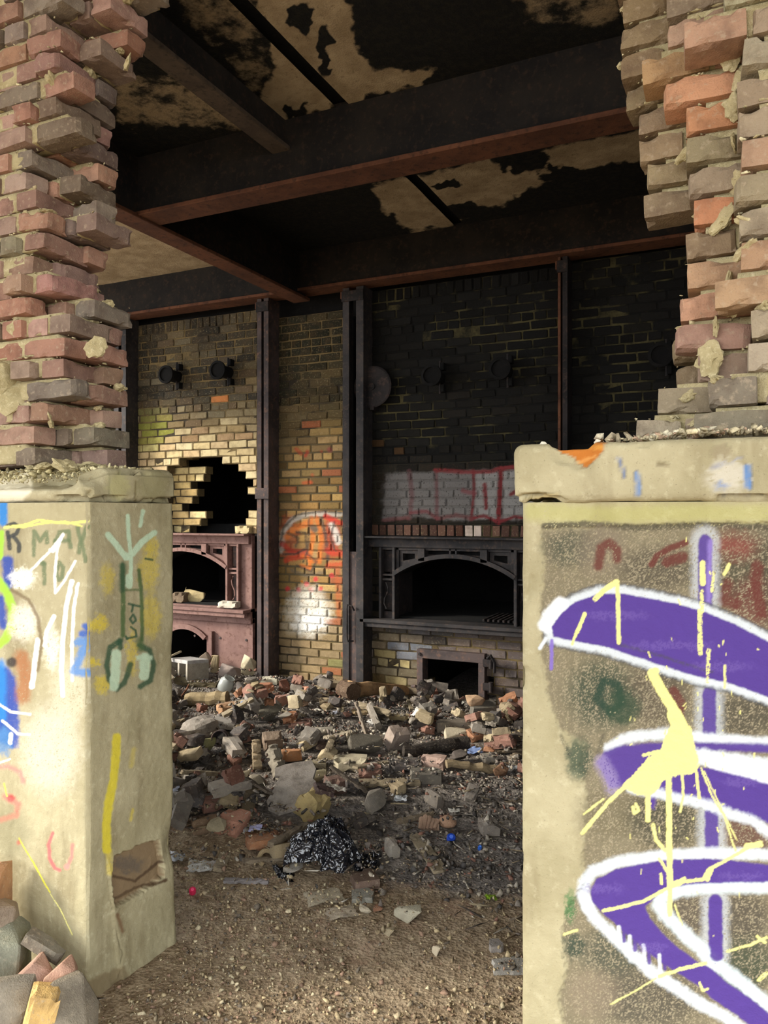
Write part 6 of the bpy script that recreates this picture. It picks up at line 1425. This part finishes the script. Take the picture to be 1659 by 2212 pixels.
grit('floor_debris', 'sooty crumbs of brick, stone and ash over the furnace room floor', P2, np.clip(r_.lognormal(-4.15, .5, len(P2)), .006, .045), [(112, 106, 101), (86, 82, 79), (138, 129, 119), (160, 150, 134), (134, 98, 84), (70, 66, 64), (184, 175, 160), (122, 112, 104)], (.3, .9))
P3 = floor_points(1500, -5.2, .3, 2.6, W, 3, lambda x, y: .3 + .7 * sstep(.4, .6, fbm(x * 2, y * 2, .9, 3, 29)))
P3[:, 2] += .008
grit('splinter_litter', 'thin splinters, twigs and straw scattered over the rubble', P3, np.clip(r_.lognormal(-2.9, .4, len(P3)), .02, .13), [(140, 124, 100), (170, 154, 124), (104, 92, 78), (74, 66, 60), (190, 182, 168)], (.9, 1), seed=4, long=(1, .12, .08))
n = 620; x = r_.uniform(RX + .06, .35, n); y = FY + .005 + r_.beta(1.3, 2.5, n) * .2
P4 = np.stack([x, y, 0 * x + 1.654 + r_.uniform(0, .008, n) + .012 * sstep(RX + .2, RX + .4, x)], 1)[x > RX + .14 + .1 * r_.random(n)]
grit('cap_gravel', 'cream mortar crumbs heaped along the cap of the right base', P4, np.clip(r_.lognormal(-4.4, .55, len(P4)), .005, .034), [(206, 194, 160), (190, 178, 148), (222, 212, 184), (176, 150, 126), (168, 156, 130)], seed=6)
n = 1500; x = r_.uniform(-2.45, LX - .03, n); y = FY + .03 + r_.beta(1.2, 1.6, n) * .34
P5 = np.stack([x, y, 1.635 + r_.uniform(0, .012, n) - .05 * sstep(FY + .16, FY, y)], 1)
grit('cap_crumbs', 'cream mortar crumbs on the broken cap of the left base', P5, np.clip(r_.lognormal(-4.7, .5, len(P5)), .004, .03), [(196, 184, 140), (178, 166, 124), (212, 202, 160), (160, 146, 108)], seed=7)
for px, py, s in [(1172, 962, .018), (1290, 955, .014)]:
    X, Z = on_Y(px, py, FY + .03); o = link('stone_chip', CH[1], None, (X, FY + .03, Z), (.3, .2, .4), (s, s, s)); o.color = S(222, 216, 196); tag(o, 'small white chip balanced on the corner of the right cap' if px < 1200 else 'small cream chip at the edge of the rust stained cap', 'chip')

# mortar crumbs caught on the ledges of the broken brickwork
for wl_, sd in ((wall_fl, 8), (wall_fr, 9)):
    Pc = np.array(CRUMB[wl_.name]); Pc = Pc[Pc[:, 2] < 3.5]
    o = grit('mortar_crumbs', 'cream mortar crumbs on the brick ledges', Pc, np.clip(r_.lognormal(-4.75, .5, len(Pc)), .004, .022), [(186, 174, 136), (166, 154, 118), (202, 192, 156), (150, 136, 106)], (.35, .8), wl_, sd)
    del o['category']
# set each thing's Empty down at its own base
bpy.context.view_layer.update()
for o in [q for q in COL.objects if q.type == 'EMPTY' and q.parent is None and tuple(q.location) == (0, 0, 0)]:
    pts = [c.matrix_world @ Vector(b) for c in o.children_recursive if c.type == 'MESH' for b in c.bound_box]
    if not pts: continue
    lo = [min(p[i] for p in pts) for i in range(3)]; hi = [max(p[i] for p in pts) for i in range(3)]
    off = Vector(((lo[0] + hi[0]) / 2, (lo[1] + hi[1]) / 2, max(lo[2], -.1))); o.location = off
    for c in o.children: c.location = c.location - off
